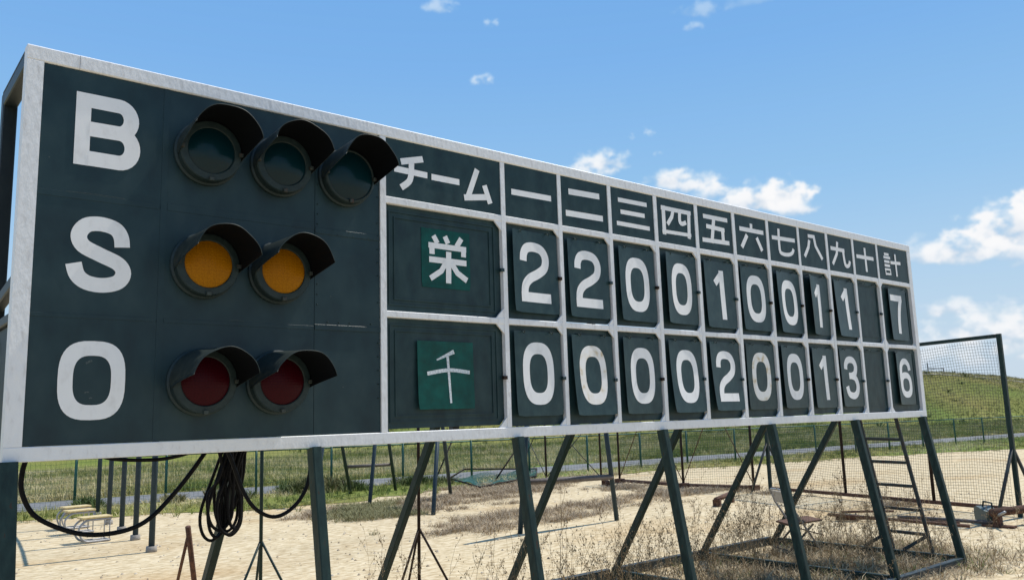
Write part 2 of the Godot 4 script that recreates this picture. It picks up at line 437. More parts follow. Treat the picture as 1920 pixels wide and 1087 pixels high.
func ground() -> void:
	var n := FastNoiseLite.new()
	n.seed = 11; n.frequency = 0.12; n.fractal_octaves = 4
	var xs := []
	var x := -400.0
	while x < 700:
		xs.append(x)
		var a := absf(x - 15)
		x += 0.5 if a < 30 else (2.0 if a < 80 else 12.0)
	# sand lies flat out to the horizon, the grass sheets over it
	var st := begin(false)
	var gx := [-2000.0, -60, -20, -10]
	for i in 60: gx.append(-8.0 + i * 0.8)
	gx += [60.0, 120, 2000]
	var gz := [-2000.0, -60, -30]
	for i in 60: gz.append(-24.0 + i * 0.55)
	gz += [14.0, 40, 2000]
	for i in gx.size():
		for k in gz.size():
			var v := 1.0 + 0.20 * n.get_noise_2d(gx[i] * 2.0, gz[k] * 4.5)
			var br := smoothstep(0.18, 0.5, n.get_noise_2d(gx[i] * 1.1 + 60, gz[k] * 3.0 + 20))
			st.set_color(Color(v, v, v).lerp(Color(0.80, 0.70, 0.58), br * 0.8))
			st.add_vertex(Vector3(gx[i], -0.004, gz[k]))
	for i in gx.size() - 1:
		for k in gz.size() - 1:
			var a := i * gz.size() + k
			var b := a + gz.size()
			for q in [a, b, b + 1, a, b + 1, a + 1]: st.add_index(q)
	struct(obj("ground", st, M.sand))
	sheet("grass_field", xs, func(px: float, t: float) -> float:
		var e := edge_z(px) + 0.7 * n.get_noise_2d(px * 6, 3.0) + 0.5 * n.get_noise_2d(px * 22, 9.0)
		return lerpf(e, -420, pow(t, 2.6)), 90, 0.006, M.turf, func(px: float, pz: float) -> Color:
			var g := n.get_noise_2d(px * 0.5, pz * 1.4) + 0.5 * n.get_noise_2d(px * 0.15 + 90, pz * 0.5)
			var up := clampf((height(px, pz) - 2.6) / 3.0, 0, 1)
			var dry := clampf(0.42 + g * 1.2 + up * 0.6, 0, 1)
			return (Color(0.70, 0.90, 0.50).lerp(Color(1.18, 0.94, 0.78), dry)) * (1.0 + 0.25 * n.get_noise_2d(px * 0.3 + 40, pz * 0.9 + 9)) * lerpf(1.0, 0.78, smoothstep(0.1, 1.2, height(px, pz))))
	sheet("path", xs, func(px: float, t: float) -> float: return road_z(px) + 1.3 - 2.6 * t + 0.12 * n.get_noise_2d(px * 9, 5 + t), 2, 0.016, M.asphalt, func(_x: float, _z: float) -> Color: return Color.WHITE)
	sheet("path", xs, func(px: float, t: float) -> float: return track_z(px) + (0.6 - 1.2 * t) * (1.0 if px < 40 else 0.6) + 0.15 * n.get_noise_2d(px * 7, 25 + t), 2, 0.03, M.track, func(_x: float, _z: float) -> Color: return Color.WHITE)
	var xt := xs.filter(func(v: float) -> bool: return v > 92 and v < 230)
	sheet("path", xt, func(px: float, t: float) -> float: return crest_z(px) + 3.4 + 0.09 * (px - 110) - 0.7 * t, 2, 0.05, M.track, func(_x: float, _z: float) -> Color: return Color.WHITE)

# ------------------------------------------------------------------ scoreboard
const LEG0 := 0.0205
const LEGP := 1.497
var board: Node3D

func glyph(called: String, g: Array, c: Vector2, z: float, mat: Material, parent: Node) -> void:
	var st := begin()
	var k := 0
	for s in g:
		var q := pts2(s, 1)
		if q.size() > 3: q = spline(q, 3)
		for i in q.size(): q[i] += c
		var zz := z + 0.0004 * k
		band(st, q, float(s[0]), func(_u: Vector2) -> float: return zz)
		k += 1
	obj(called, st, mat, parent)

func scoreboard() -> void:
	board = thing("scoreboard", "long dark green hand operated baseball scoreboard with white frame, on slanted steel legs", "scoreboard")
	var b := board
	var top := YB + 2.0
	# white frame
	var fr := [["top_rail", Vector3(0, YB + 1.9241, -0.08), Vector3(0.231, top, -0.0015)], ["top_rail", Vector3(0.2325, YB + 1.9241, -0.08), Vector3(3.61, top, 0)], ["top_rail", Vector3(3.612, YB + 1.9241, -0.08), Vector3(6.42, top, -0.001)], ["top_rail", Vector3(6.422, YB + 1.9241, -0.08), Vector3(9.1376, top, 0)], ["bottom_rail", Vector3(0, YB, -0.08), Vector3(9.1376, YB + 0.0681, 0)],
		["side_rail", Vector3(0, YB + 0.0681, -0.08), Vector3(0.0742, YB + 1.9241, -0.001)], ["side_rail", Vector3(9.0603, YB + 0.0681, -0.08), Vector3(9.1376, YB + 1.9241, -0.001)]]
	for f in fr:
		var st := begin()
		box(st, f[1], f[2], 0.006 if f[0] == "top_rail" else 0.003)
		obj(f[0], st, M.white, b)
	for i in 12:
		var st := begin()
		box(st, Vector3(divl[i], YB + 0.0681, -0.055), Vector3(divr[i], YB + 1.9241, -0.001 - 0.0005 * (i % 3)), 0.003)
		var d := obj("divider", st, M.white, b)
		for r in 2:   # a small latch half way up each cell
			var ls := begin()
			var y: float = YB + [1.13, 0.41][r] + rng.randf_range(-0.02, 0.02)
			box(ls, Vector3(divl[i] - 0.022, y - 0.012, -0.02), Vector3(divl[i] + 0.008, y + 0.012, 0.004), 0.002)
			if i > 0: obj("latch", ls, M.dark_rust if rng.randf() < 0.3 else M.green, d)
	for h in [[1.4925, 1.5368], [0.7685, 0.8086]]:
		for i in 12:
			var st := begin()
			box(st, Vector3(divr[i], YB + h[0], -0.05), Vector3(divl[i + 1], YB + h[1], -0.003), 0.003)
			obj("cross_rail", st, M.white, b)
	# white gussets in the right-hand corners of the cells
	for i in 12:
		for r in [[1.4925, 0.8086], [0.7685, 0.0681]]:
			var x: float = divl[i + 1]
			var g := 0.068 if i == 0 else 0.055
			var lst := [[-1.0, x]]
			if i == 11: lst = [[1.0, divr[11]]]
			for e in lst:
				for q in [[r[0], -1.0], [r[1], 1.0]]:
					var st := begin()
					var y: float = YB + q[0]
					var p := [Vector2(e[1], y), Vector2(e[1] + e[0] * g, y), Vector2(e[1], y + q[1] * g)]
					plate(st, p, -0.006, 0.012)
					obj("gusset", st, M.white, b)
	# lamp panel: nine sheets and the strips over their joints
	var sx := [0.0742, 0.660, 1.519, 1.957]
	var sy := [YB + 0.0681, 2.272, 2.860, YB + 1.9241]
	var bk := begin()
	box(bk, Vector3(0.076, YB + 0.07, -0.07), Vector3(1.99, YB + 1.922, -0.058), 0.001)
	obj("backing_sheet", bk, M.navy, b)
	for i in 3:
		for k in 3:
			var st := begin()
			var g := 0.0015
			var z := -0.012 - (0.0008 if i == 2 and k == 0 else 0.0)
			box(st, Vector3(sx[i] + g, sy[k] + g, z - 0.02), Vector3(sx[i + 1] - g, sy[k + 1] - g, z), 0.0005)
			obj("panel_sheet", st, M.green, b)
	var strips := [[Vector3(0.645, sy[0], 0), Vector3(0.677, sy[3], 0)], [Vector3(0.68, 2.262, 0), Vector3(1.517, 2.284, 0)], [Vector3(0.0742, 2.264, 0), Vector3(0.641, 2.284, 0)], [Vector3(0.0742, 2.853, 0), Vector3(0.641, 2.882, 0)], [Vector3(0.68, 2.853, 0), Vector3(1.517, 2.892, 0)], [Vector3(1.521, 2.262, 0), Vector3(1.955, 2.294, 0)], [Vector3(1.521, 2.832, 0), Vector3(1.955, 2.868, 0)]]
	for s in strips:
		var st := begin()
		box(st, s[0] + Vector3(0, 0, -0.02), s[1] + Vector3(0, 0, -0.0100 + (0.0024 if s[0].x > 1.5 else 0.0)), 0.0015 if s[0].x > 1.5 else 0.0006)
		obj("joint_strip", st, M.green, b)
	var rv := begin(false)
	for i in 22:
		for c in [[1.535, 2.29 + i * 0.06], [1.94, 1.70 + i * 0.083], [1.53 + i * 0.072, 2.31], [1.53 + i * 0.105, 2.862], [1.56 + i * 0.105, 2.838]]:
			if c[0] < 1.95 and c[1] < 3.45 and rng.randf() < 0.85:
				tube(rv, [Vector3(c[0], c[1], -0.013), Vector3(c[0], c[1], -0.004)], 0.0045, 0.0025, 6)
	stuff(obj("rivets", rv, M.steel, b))
	# painted letters B S O
	var zl := -0.0095
	var fz := func(_u: Vector2) -> float: return zl
	var fz2 := func(_u: Vector2) -> float: return zl + 0.0005
	var fz3 := func(_u: Vector2) -> float: return zl + 0.001
	var st := begin()
	band(st, [Vector2(0.260, 3.028), Vector2(0.260, 3.4035)], 0.070, fz)
	band(st, [Vector2(0.29, 3.3665)] + arc(Vector2(0.425, 3.294), Vector2(0.061, 0.0725), 90, -90, 14) + [Vector2(0.29, 3.2195)], 0.074, fz2)
	band(st, [Vector2(0.29, 3.2195)] + arc(Vector2(0.432, 3.144), Vector2(0.064, 0.0775), 90, -90, 14) + [Vector2(0.29, 3.0665)], 0.076, fz3)
	obj("letter", st, M.paint, b)
	st = begin()
	band(st, spline([Vector2(0.467, 2.631), Vector2(0.459, 2.685), Vector2(0.428, 2.724), Vector2(0.36, 2.739), Vector2(0.298, 2.725), Vector2(0.267, 2.675), Vector2(0.288, 2.622), Vector2(0.367, 2.583), Vector2(0.450, 2.546), Vector2(0.477, 2.500), Vector2(0.453, 2.453), Vector2(0.386, 2.432), Vector2(0.313, 2.440), Vector2(0.268, 2.474), Vector2(0.249, 2.532)], 5), 0.073, fz)
	obj("letter", st, M.paint, b)
	st = begin()
	oval(st, Vector2(0.356, 1.965), Vector2(0.150, 0.190), Vector2(0.085, 0.119), 2.9, fz)
	obj("letter", st, M.paint, b)
	# chalky smudges inside the O, scuffs on the sheets
	for q in [[0.325, 2.045, 0.352, 2.060, 0.010], [0.325, 1.905, 0.345, 1.908, 0.006], [0.345, 1.878, 0.360, 1.880, 0.007], [0.118, 3.04, 0.122, 3.04, 0.005], [1.62, 2.46, 1.625, 2.46, 0.005], [1.70, 1.93, 1.706, 1.93, 0.006], [0.47, 2.885, 0.20, 2.8845, 0.002], [1.10, 2.29, 1.02, 2.2905, 0.002]]:
		st = begin()
		band(st, [Vector2(q[0], q[1]), Vector2((q[0] + q[2]) / 2, (q[1] + q[3]) / 2 + 0.003), Vector2(q[2], q[3])], q[4], func(_u: Vector2) -> float: return -0.0094)
		obj("smudge", st, M.smudge, b)
	# header row
	var G := {
		"chi": [[0.042, -0.181, 0.097, -0.351, 0.051], [0.041, -0.401, -0.003, -0.148, -0.008], [0.042, -0.270, 0.076, -0.274, -0.019, -0.292, -0.073, -0.351, -0.121], [0.042, -0.116, -0.012, 0.111, -0.013], [0.042, 0.265, 0.103, 0.179, -0.109], [0.043, 0.148, -0.113, 0.364, -0.079], [0.042, 0.324, -0.001, 0.372, -0.125]],
		"1": [[0.043, -0.190, -0.007, 0.192, -0.003]],
		"2": [[0.046, -0.167, 0.081, 0.165, 0.089], [0.046, -0.204, -0.090, 0.194, -0.085]],
		"3": [[0.036, -0.166, 0.098, 0.178, 0.101], [0.036, -0.143, 0.002, 0.145, 0.004], [0.035, -0.193, -0.097, 0.200, -0.097]],
		"4": [[0.045, -0.160, 0.128, -0.161, -0.122], [0.037, -0.191, 0.107, 0.204, 0.107], [0.041, 0.178, 0.123, 0.162, -0.123], [0.031, -0.188, -0.096, 0.192, -0.090], [0.038, -0.035, 0.104, -0.056, 0.042, -0.117, -0.029], [0.038, 0.051, 0.098, 0.046, 0.021, 0.074, -0.002, 0.131, 0.017]],
		"5": [[0.039, -0.164, 0.110, 0.189, 0.112], [0.044, -0.011, 0.110, -0.061, -0.123], [0.039, -0.129, 0.023, 0.136, 0.014], [0.044, 0.106, 0.021, 0.107, -0.114], [0.039, -0.195, -0.107, 0.195, -0.099]],
		"6": [[0.040, 0.016, 0.130, 0.012, 0.060], [0.041, -0.174, 0.063, 0.208, 0.064], [0.044, -0.061, 0.013, -0.156, -0.113], [0.042, 0.090, 0.004, 0.166, -0.115]],
		"7": [[0.039, -0.192, 0.040, 0.207, 0.049], [0.037, -0.069, 0.138, -0.074, -0.066, -0.030, -0.106, 0.073, -0.106, 0.143, -0.081, 0.172, -0.039]],
		"8": [[0.041, -0.056, 0.088, -0.082, 0.012, -0.164, -0.093], [0.036, -0.077, 0.129, 0.049, 0.132], [0.041, 0.030, 0.143, 0.054, 0.038, 0.167, -0.091]],
		"9": [[0.040, -0.186, 0.050, 0.093, 0.048], [0.040, -0.042, 0.131, -0.069, 0.002, -0.168, -0.120], [0.041, 0.061, 0.057, 0.078, -0.082, 0.112, -0.117, 0.164, -0.100, 0.186, -0.054]],
		"10": [[0.041, -0.191, 0.017, 0.183, 0.020], [0.040, 0.000, 0.127, 0.006, -0.140]],
		"sum": [[0.031, -0.195, 0.106, -0.087, 0.106], [0.030, -0.216, 0.068, -0.059, 0.069], [0.030, -0.208, 0.020, -0.084, 0.023], [0.030, -0.207, -0.025, -0.083, -0.024], [0.023, -0.212, -0.070, -0.077, -0.068], [0.020, -0.198, -0.067, -0.193, -0.138], [0.020, -0.087, -0.064, -0.081, -0.123], [0.023, -0.205, -0.124, -0.073, -0.119], [0.036, -0.067, 0.017, 0.174, 0.027], [0.034, 0.056, 0.126, 0.060, -0.135]]}
	var keys := ["chi", "1", "2", "3", "4", "5", "6", "7", "8", "9", "10", "sum"]
	for i in 12:
		var hs := begin()
		box(hs, Vector3(divr[i], YB + 1.5368, -0.03), Vector3(divl[i + 1], YB + 1.9241, -0.009), 0.001)
		var h := obj("header_panel", hs, M.cell, b)
		glyph("character", G[keys[i]], Vector2((divr[i] + divl[i + 1]) / 2, YB + 1.73045), -0.0075, M.paint, h)
	# the two rows of cells: hinged dark panels with cut corners on the right
	for r in 2:
		var y0: float = YB + [0.8086, 0.0681][r]
		var y1: float = YB + [1.4925, 0.7685][r]
		for i in 12:
			var x0: float = divr[i] + rng.randf_range(0.0, 0.004)
			var x1: float = divl[i + 1] - 0.002
			var yb := y0 + rng.randf_range(0.001, 0.012) + (0.008 if r == 1 and i == 0 else 0.0)
			var yt := y1 - 0.002
			var c := 0.040 if i == 0 else 0.030
			var cs := begin()
			var p := [Vector2(x0, yt), Vector2(x1 - c, yt), Vector2(x1, yt - c), Vector2(x1, yb + c), Vector2(x1 - c, yb), Vector2(x0, yb)]
			var zp := -0.034
			plate(cs, p, zp, 0.018)
			var cell := obj("cell_panel", cs, M.cell, b)
			if i == 0:
				for e in [[0.030, 0.036], [0.068, 0.072]]:
					frame_strip("raised_frame", x0 + e[0], yb + e[1], x1 - e[0] - 0.02, yt - e[1], 0.009, zp + 0.007, cell)
			elif i == 10:
				frame_strip("raised_frame", x0 + 0.035, yb + 0.055, x1 - 0.03, yt - 0.05, 0.008, zp + 0.006, cell)
			elif i == 11:
				frame_strip("raised_frame", x0 + 0.06, yb + 0.055, x1 - 0.06, yt - 0.05, 0.008, zp + 0.006, cell)
			if i > 0:
				for e in [0.24, 0.76]:
					var hk := begin(false)
					var hx := lerpf(x0, x1, e)
					tube(hk, [Vector3(hx, yt - 0.035, zp), Vector3(hx, yt - 0.04, zp + 0.03), Vector3(hx, yt - 0.055, zp + 0.046), Vector3(hx, yt - 0.035, zp + 0.056)], 0.004, -1, 6)
					obj("hook", hk, M.steel, cell)
	# signal lamps
	for row in 3:
		for col in ([3, 2, 2][row]):
			lamp(Vector3(0.876 + 0.418 * col, [3.193, 2.572, 1.958][row], 0), ["dark_lens", "amber", "red"][row], row, col)
	# box behind the face
	st = begin()
	box(st, Vector3(0.002, top - 0.014, -0.74), Vector3(9.135, top - 0.004, -0.081), 0.001)
	obj("roof_sheet", st, M.rusty_steel, b)
	for x in [0.037, 9.1]:
		beam_part("side_beam", Vector3(x, top - 0.052, -0.082), Vector3(x, top - 0.052, -0.70), 0.07, 0.075, M.navy)
		beam_part("rear_post", Vector3(x, YB - 0.02, -0.74), Vector3(x, top - 0.016, -0.74), 0.07, 0.075, M.navy)
		beam_part("side_beam", Vector3(x, 2.39, -0.70), Vector3(x, 2.455, -0.082), 0.05, 0.06, M.navy)
		beam_part("side_beam", Vector3(x, 2.27, -0.70), Vector3(x, 2.27, -0.082), 0.05, 0.05, M.navy)
		var sp := begin()
		box(sp, Vector3(x - 0.004, YB + 0.0, -0.70), Vector3(x + 0.004, 2.24, -0.083), 0.001)
		obj("side_sheet", sp, M.grey_steel, b)
	for k in range(1, 6):
		var x := LEG0 + LEGP * k
		beam_part("rear_post", Vector3(x, YB + 0.02, -0.74), Vector3(x, top - 0.016, -0.74), 0.06, 0.06, M.navy)
		beam_part("roof_beam", Vector3(x, top - 0.046, -0.082), Vector3(x, top - 0.046, -0.71), 0.05, 0.05, M.navy)
	beam_part("rear_beam", Vector3(0.0745, YB + 0.03, -0.79), Vector3(9.06, YB + 0.03, -0.79), 0.06, 0.06, M.navy)
	beam_part("rear_beam", Vector3(0.0745, top - 0.05, -0.79), Vector3(9.06, top - 0.05, -0.79), 0.06, 0.06, M.navy)
	# legs, braces and the frame on the ground
	for k in 7:
		var x := LEG0 + LEGP * k
		var m: Material = M.steel
		beam_part("front_leg", Vector3(x, YB - 0.001, 0.0), Vector3(x, -0.02, 0.285), 0.057 if k > 0 else 0.078, 0.078, m)
		beam_part("rear_leg", Vector3(x, 2.2, -0.64), Vector3(x, -0.02, -2.10), 0.052, 0.068, m)
		beam_part("cross_beam", Vector3(x, 0.05, 0.20), Vector3(x, 0.05, -2.02), 0.05, 0.09, m)
	for k in 6:
		var x := LEG0 + LEGP * k
		beam_part("ground_beam", Vector3(x + 0.04, 0.05, -2.10), Vector3(x + LEGP - 0.04, 0.05, -2.10), 0.06, 0.10, M.grey_steel, Vector3.BACK)
		beam_part("ground_beam", Vector3(x + 0.04, 0.045, 0.27), Vector3(x + LEGP - 0.04, 0.045, 0.27), 0.06, 0.08, M.grey_steel, Vector3.BACK)
	# ladder in the far end frame
	var lad := beam_part("ladder", Vector3(9.0, 0.10, -0.035), Vector3(9.0, 1.60, -0.302), 0.03, 0.04, M.rusty_steel)
	var l2 := begin()
	bar(l2, Vector3(9.0, 0.10, -0.48), Vector3(9.0, 1.60, -0.747), 0.03, 0.04)
	obj("rail", l2, M.rusty_steel, lad)
	for k in 5:
		var y := 0.29 + 0.262 * k
		var z := -0.035 - (y - 0.05) * 0.178
		var rs := begin()
		bar(rs, Vector3(9.0, y, z - 0.017), Vector3(9.0, y + 0.01, z - 0.43), 0.028, 0.035)
		obj("rung", rs, M.rusty_steel, lad)
	for z in [-0.06, -0.52]:
		var ss := begin()
		bar(ss, Vector3(8.998, 0.275, z - 0.02), Vector3(8.998, 0.10, z - 0.30), 0.03, 0.035)
		obj("strut", ss, M.grey_steel, lad)

func frame_strip(called: String, x0: float, y0: float, x1: float, y1: float, w: float, z: float, parent: Node) -> void:
	var st := begin()
	plate(st, rect(x0, y1 - w, x1, y1), z, 0.008)
	plate(st, rect(x0, y0, x1, y0 + w), z, 0.008)
	plate(st, rect(x0, y0 + w, x0 + w, y1 - w), z, 0.008)
	plate(st, rect(x1 - w, y0 + w, x1, y1 - w), z, 0.008)
	obj(called, st, M.cell, parent)

func beam_part(called: String, a: Vector3, b: Vector3, w: float, h: float, m: Material, side := Vector3.RIGHT) -> MeshInstance3D:
	var st := begin()
	bar(st, a, b, w, h, side, 0.006)
	return obj(called, st, m, board)

func lathe(st: SurfaceTool, c: Vector3, prof: Array, n := 48) -> void:
	for i in prof.size() - 1:
		for k in n:
			var v := []
			for e in [[i, k], [i + 1, k], [i + 1, k + 1], [i, k + 1]]:
				var t: float = TAU * e[1] / n
				v.append(c + Vector3(cos(t) * prof[e[0]].x, sin(t) * prof[e[0]].x, prof[e[0]].y))
			quad(st, v[0], v[1], v[2], v[3])

func lamp(c: Vector3, lens: String, row: int, col: int) -> void:
	var big := row == 0 and col == 2
	var rl := 0.148 if big else 0.125
	var st := begin()
	# flange on the panel and the rim that holds the lens
	lathe(st, c, [Vector2(0.177, -0.011), Vector2(0.177, 0.008), Vector2(0.166, 0.014), Vector2(0.166, 0.064), Vector2(0.161, 0.071), Vector2(rl + 0.005, 0.074), Vector2(rl + 0.001, 0.071), Vector2(rl, 0.06)])
	var o := obj("signal_lamp", st, M.ring, board)
	o.set_meta("label", ["signal lamp with a dark unlit lens", "signal lamp with an amber lens", "signal lamp with a dark red lens"][row])
	st = begin(false)
	var prof := []
	for i in 9:
		var r := rl * i / 8.0
		prof.append(Vector2(maxf(r, 0.0004), 0.066 + 0.028 * (1 - pow(r / rl, 2))))
	lathe(st, c, prof)
	obj("lens", st, M[lens], o)
	# visor: a sheet metal hood, its sides cut back towards the panel
	st = begin(false)
	var reach: float = [0.335, 0.36, 0.38][row]
	var drop: float = [0.0, 0.012, 0.02][row]
	var nz := 10; var na := 28
	var sl := begin(false)
	var jl := rng.randf_range(-4, 4); var jr := rng.randf_range(-4, 4)
	var grid := []
	for s in 2:
		var g := []
		for i in nz + 1:
			var t := float(i) / nz
			var z := lerpf(0.03, reach, t)
			var a0 := lerpf(-14, 13 + jr, pow(t, 0.8)); var a1 := lerpf(194, 165 + jl, pow(t, 0.8))
			var line := []
			for k in na + 1:
				var a := deg_to_rad(lerpf(a0, a1, float(k) / na))
				var r := lerpf(0.169, 0.178 if row == 0 else 0.172, t) - 0.003 * s
				var wob := 1.0 + 0.022 * t * sin(a * 3 + row * 2.1 + col * 1.3) + 0.012 * t * t * sin(a * 7 + row * 5 + col * 3)
				line.append(c + Vector3(cos(a) * r * wob, sin(a) * r * wob - drop * t, z))
			g.append(line)
		grid.append(g)
	for s in 2:
		for i in nz:
			for k in na:
				var g = grid[s]
				if s == 0: quad(st, g[i][k], g[i + 1][k], g[i + 1][k + 1], g[i][k + 1])
				else: quad(sl, g[i][k], g[i][k + 1], g[i + 1][k + 1], g[i + 1][k])
	for k in na:
		quad(st, grid[0][nz][k], grid[1][nz][k], grid[1][nz][k + 1], grid[0][nz][k + 1])
	for i in nz:
		for k in [0, na]: quad(st, grid[0][i][k], grid[1][i][k], grid[1][i + 1][k], grid[0][i + 1][k])
	obj("visor", st, M.visor, o)
	obj("visor_lining", sl, M.visor_black, o)
	for a in [0.0, -90.0, 180.0]:
		st = begin()
		var d := Vector3(cos(deg_to_rad(a)), sin(deg_to_rad(a)), 0)
		var p := c + d * 0.158 + Vector3(0, 0, 0.078)
		box(st, p - Vector3(0.011, 0.011, 0.010), p + Vector3(0.011, 0.011, 0.010), 0.003)
		obj("clip", st, M.rusty_steel, o)

# ------------------------------------------------------------------ number plates and team cards hung on the board
func hung(called: String, label: String, cat: String, group: String, lo: Vector2, hi: Vector2, mat: Material, lift: Array, z0: float) -> Array:
	var c := (lo + hi) / 2; var w := hi - lo
	var f := func(u: Vector2) -> float:
		var a: float = (u.x - c.x) / w.x; var v: float = (u.y - c.y) / w.y
		return z0 + lift[0] * pow(0.5 - a, 2) + lift[1] * pow(0.5 - v, 2) + lift[2] * (0.25 - a * a) + lift[3] * (0.5 - v) * (0.5 - a)
	var o := thing(called, label, cat, group, Vector3(c.x, lo.y, z0))
	var st := begin(false)
	var n := 8; var m := 10
	for s in 2:
		for i in n + 1:
			for k in m + 1:
				var u := Vector2(lerpf(lo.x, hi.x, float(i) / n), lerpf(lo.y, hi.y, float(k) / m))
				# rounded lower corners
				if k == 0 and (i == 0 or i == n) and called == "number_plate": u.y += 0.007
				if k == 0 and i == 0: u.x += 0.006
				if k == 0 and i == n: u.x -= 0.006
				st.add_vertex(Vector3(u.x, u.y, f.call(u) - 0.002 * s) - o.position)
	var half := (n + 1) * (m + 1)
	for i in n:
		for k in m:
			var a := i * (m + 1) + k; var b := a + m + 1
			for q in [a, a + 1, b + 1, a, b + 1, b]: st.add_index(q)
			for q in [a, b + 1, a + 1, a, b, b + 1]: st.add_index(q + half)
	var sheet_ := obj("plate", st, mat, o)
	return [o, f, c, sheet_]

func plates() -> void:
	var order := ["first", "second", "third", "fourth", "fifth", "sixth", "seventh", "eighth", "ninth", "tenth", "last"]
	var rows := ["220010011 7", "000020013 6"]
	for r in 2:
		for i in 11:
			var ch: String = rows[r][i]
			if ch == " ": continue
			var x0: float = divr[i + 1]; var x1: float = divl[i + 2]
			var mx := (x0 + x1) / 2 + 0.016
			var lo := Vector2(mx - 0.222, YB + [0.856, 0.136][r]) + Vector2(0, rng.randf_range(-0.006, 0.006))
			var hi := lo + Vector2(0.444 if i < 10 else 0.37, 0.592)
			if i == 10: lo.x = 8.505 + 0.03 * r; hi.x = 8.94
			var lift := [rng.randf_range(0.005, 0.03), rng.randf_range(0.0, 0.012), 0.0, rng.randf_range(0.0, 0.01)]
			if r == 0 and i == 3: lift = [0.045, 0.0, 0.0, 0.005]
			if r == 0 and i == 6: lift = [0.035, 0.015, 0.0, 0.01]
			if r == 0 and i == 7: lift = [0.065, -0.01, -0.05, 0.025]
			if r == 0 and i == 8: lift = [0.02, 0.018, 0.0, 0.014]
			if r == 1 and (i == 1 or i == 3 or i == 4): lift = [0.02, 0.03, 0.0, 0.012]
			if i == 10: lift = [0.016, 0.004, 0.0, 0.006]
			var lab := "dark green plate with white figure %s in the %s row of the %s inning column" % [ch, ["upper", "lower"][r], order[i]]
			if i == 10: lab = "dark green plate with white figure %s in the %s row of the right end column" % [ch, ["upper", "lower"][r]]
			var h := hung("number_plate", lab, "number plate", "number plates hung on the scoreboard", lo, hi, M.plate, lift, -0.018)
			var st := begin()
			var f: Callable = h[1]
			var pos: Vector3 = h[0].position
			var cc: Vector2 = h[2] - Vector2(pos.x, pos.y) + Vector2(rng.randf_range(-0.006, 0.006) - (0.004 if i < 10 else 0.03 - 0.02 * r), 0)
			figure(st, ch, cc, func(u: Vector2) -> float: return f.call(u + Vector2(pos.x, pos.y)) - pos.z + 0.0012)
			obj("figure", st, M.worn_paint if (r == 1 and (i == 1 or i == 5)) else M.paint, h[0])
	# team cards
	var t1 := [[0.037, -0.107, 0.179, -0.076, 0.131], [0.038, -0.016, 0.184, 0.009, 0.137], [0.038, 0.119, 0.183, 0.078, 0.123], [0.037, -0.148, 0.113, 0.157, 0.110], [0.041, -0.122, 0.116, -0.121, 0.054], [0.040, 0.135, 0.114, 0.133, 0.057], [0.039, -0.145, 0.018, 0.156, 0.016], [0.042, 0.011, 0.081, 0.006, -0.131], [0.037, -0.014, 0.004, -0.051, -0.053, -0.138, -0.109], [0.040, 0.033, 0.004, 0.079, -0.056, 0.157, -0.101]]
	var t2 := [[0.025, 0.054, 0.151, -0.086, 0.094], [0.021, 0.001, 0.121, 0.009, -0.011, 0.017, -0.181], [0.024, -0.163, 0.006, 0.010, 0.031, 0.178, 0.017]]
	var zc := -0.030
	var a := hung("team_card", "green card with cut out white character in the upper team box", "card", "team cards", Vector2(2.278, 2.575), Vector2(2.668, 2.967), M.card, [0.0, 0.0, 0.0, 0.0], zc)
	glyph("character", t1, Vector2((divr[0] + divl[1]) / 2 + 0.014, YB + 1.15055) - Vector2(a[0].position.x, a[0].position.y), 0.001, M.paint, a[0])
	var b := hung("team_card", "glossy green card with a hand taped white character in the lower team box", "card", "team cards", Vector2(2.226, 1.792), Vector2(2.673, 2.225), M.card, [0.012, 0.012, 0.008, 0.0], zc + 0.004)
	var bf: Callable = b[1]
	var bp: Vector3 = b[0].position
	var tc := Vector2((divr[0] + divl[1]) / 2 - 0.006, YB + 0.4183) - Vector2(bp.x, bp.y)
	var ts := begin()
	for k in t2.size():
		var q := spline(pts2(t2[k], 1), 4)
		for i in q.size(): q[i] += tc
		var w0: float = t2[k][0]
		band(ts, q, [w0, w0 * 0.75] if k == 1 else ([w0 * 1.15, w0 * 0.35] if k == 0 else w0), func(u: Vector2) -> float: return bf.call(u + Vector2(bp.x, bp.y)) - bp.z + 0.0012 + 0.0005 * k)
	obj("character", ts, M.tape, b[0])

func part_tube(called: String, p: Array, r: float, m: Material, parent: Node, r1 := -1.0, seg := 10) -> MeshInstance3D:
	var st := begin(false)
	tube(st, p, r, r1, seg)
	return obj(called, st, m, parent)

func part_bar(called: String, a: Vector3, b: Vector3, w: float, h: float, m: Material, parent: Node, side := Vector3.RIGHT) -> MeshInstance3D:
	var st := begin()
	bar(st, a, b, w, h, side, 0.004)
	return obj(called, st, m, parent)

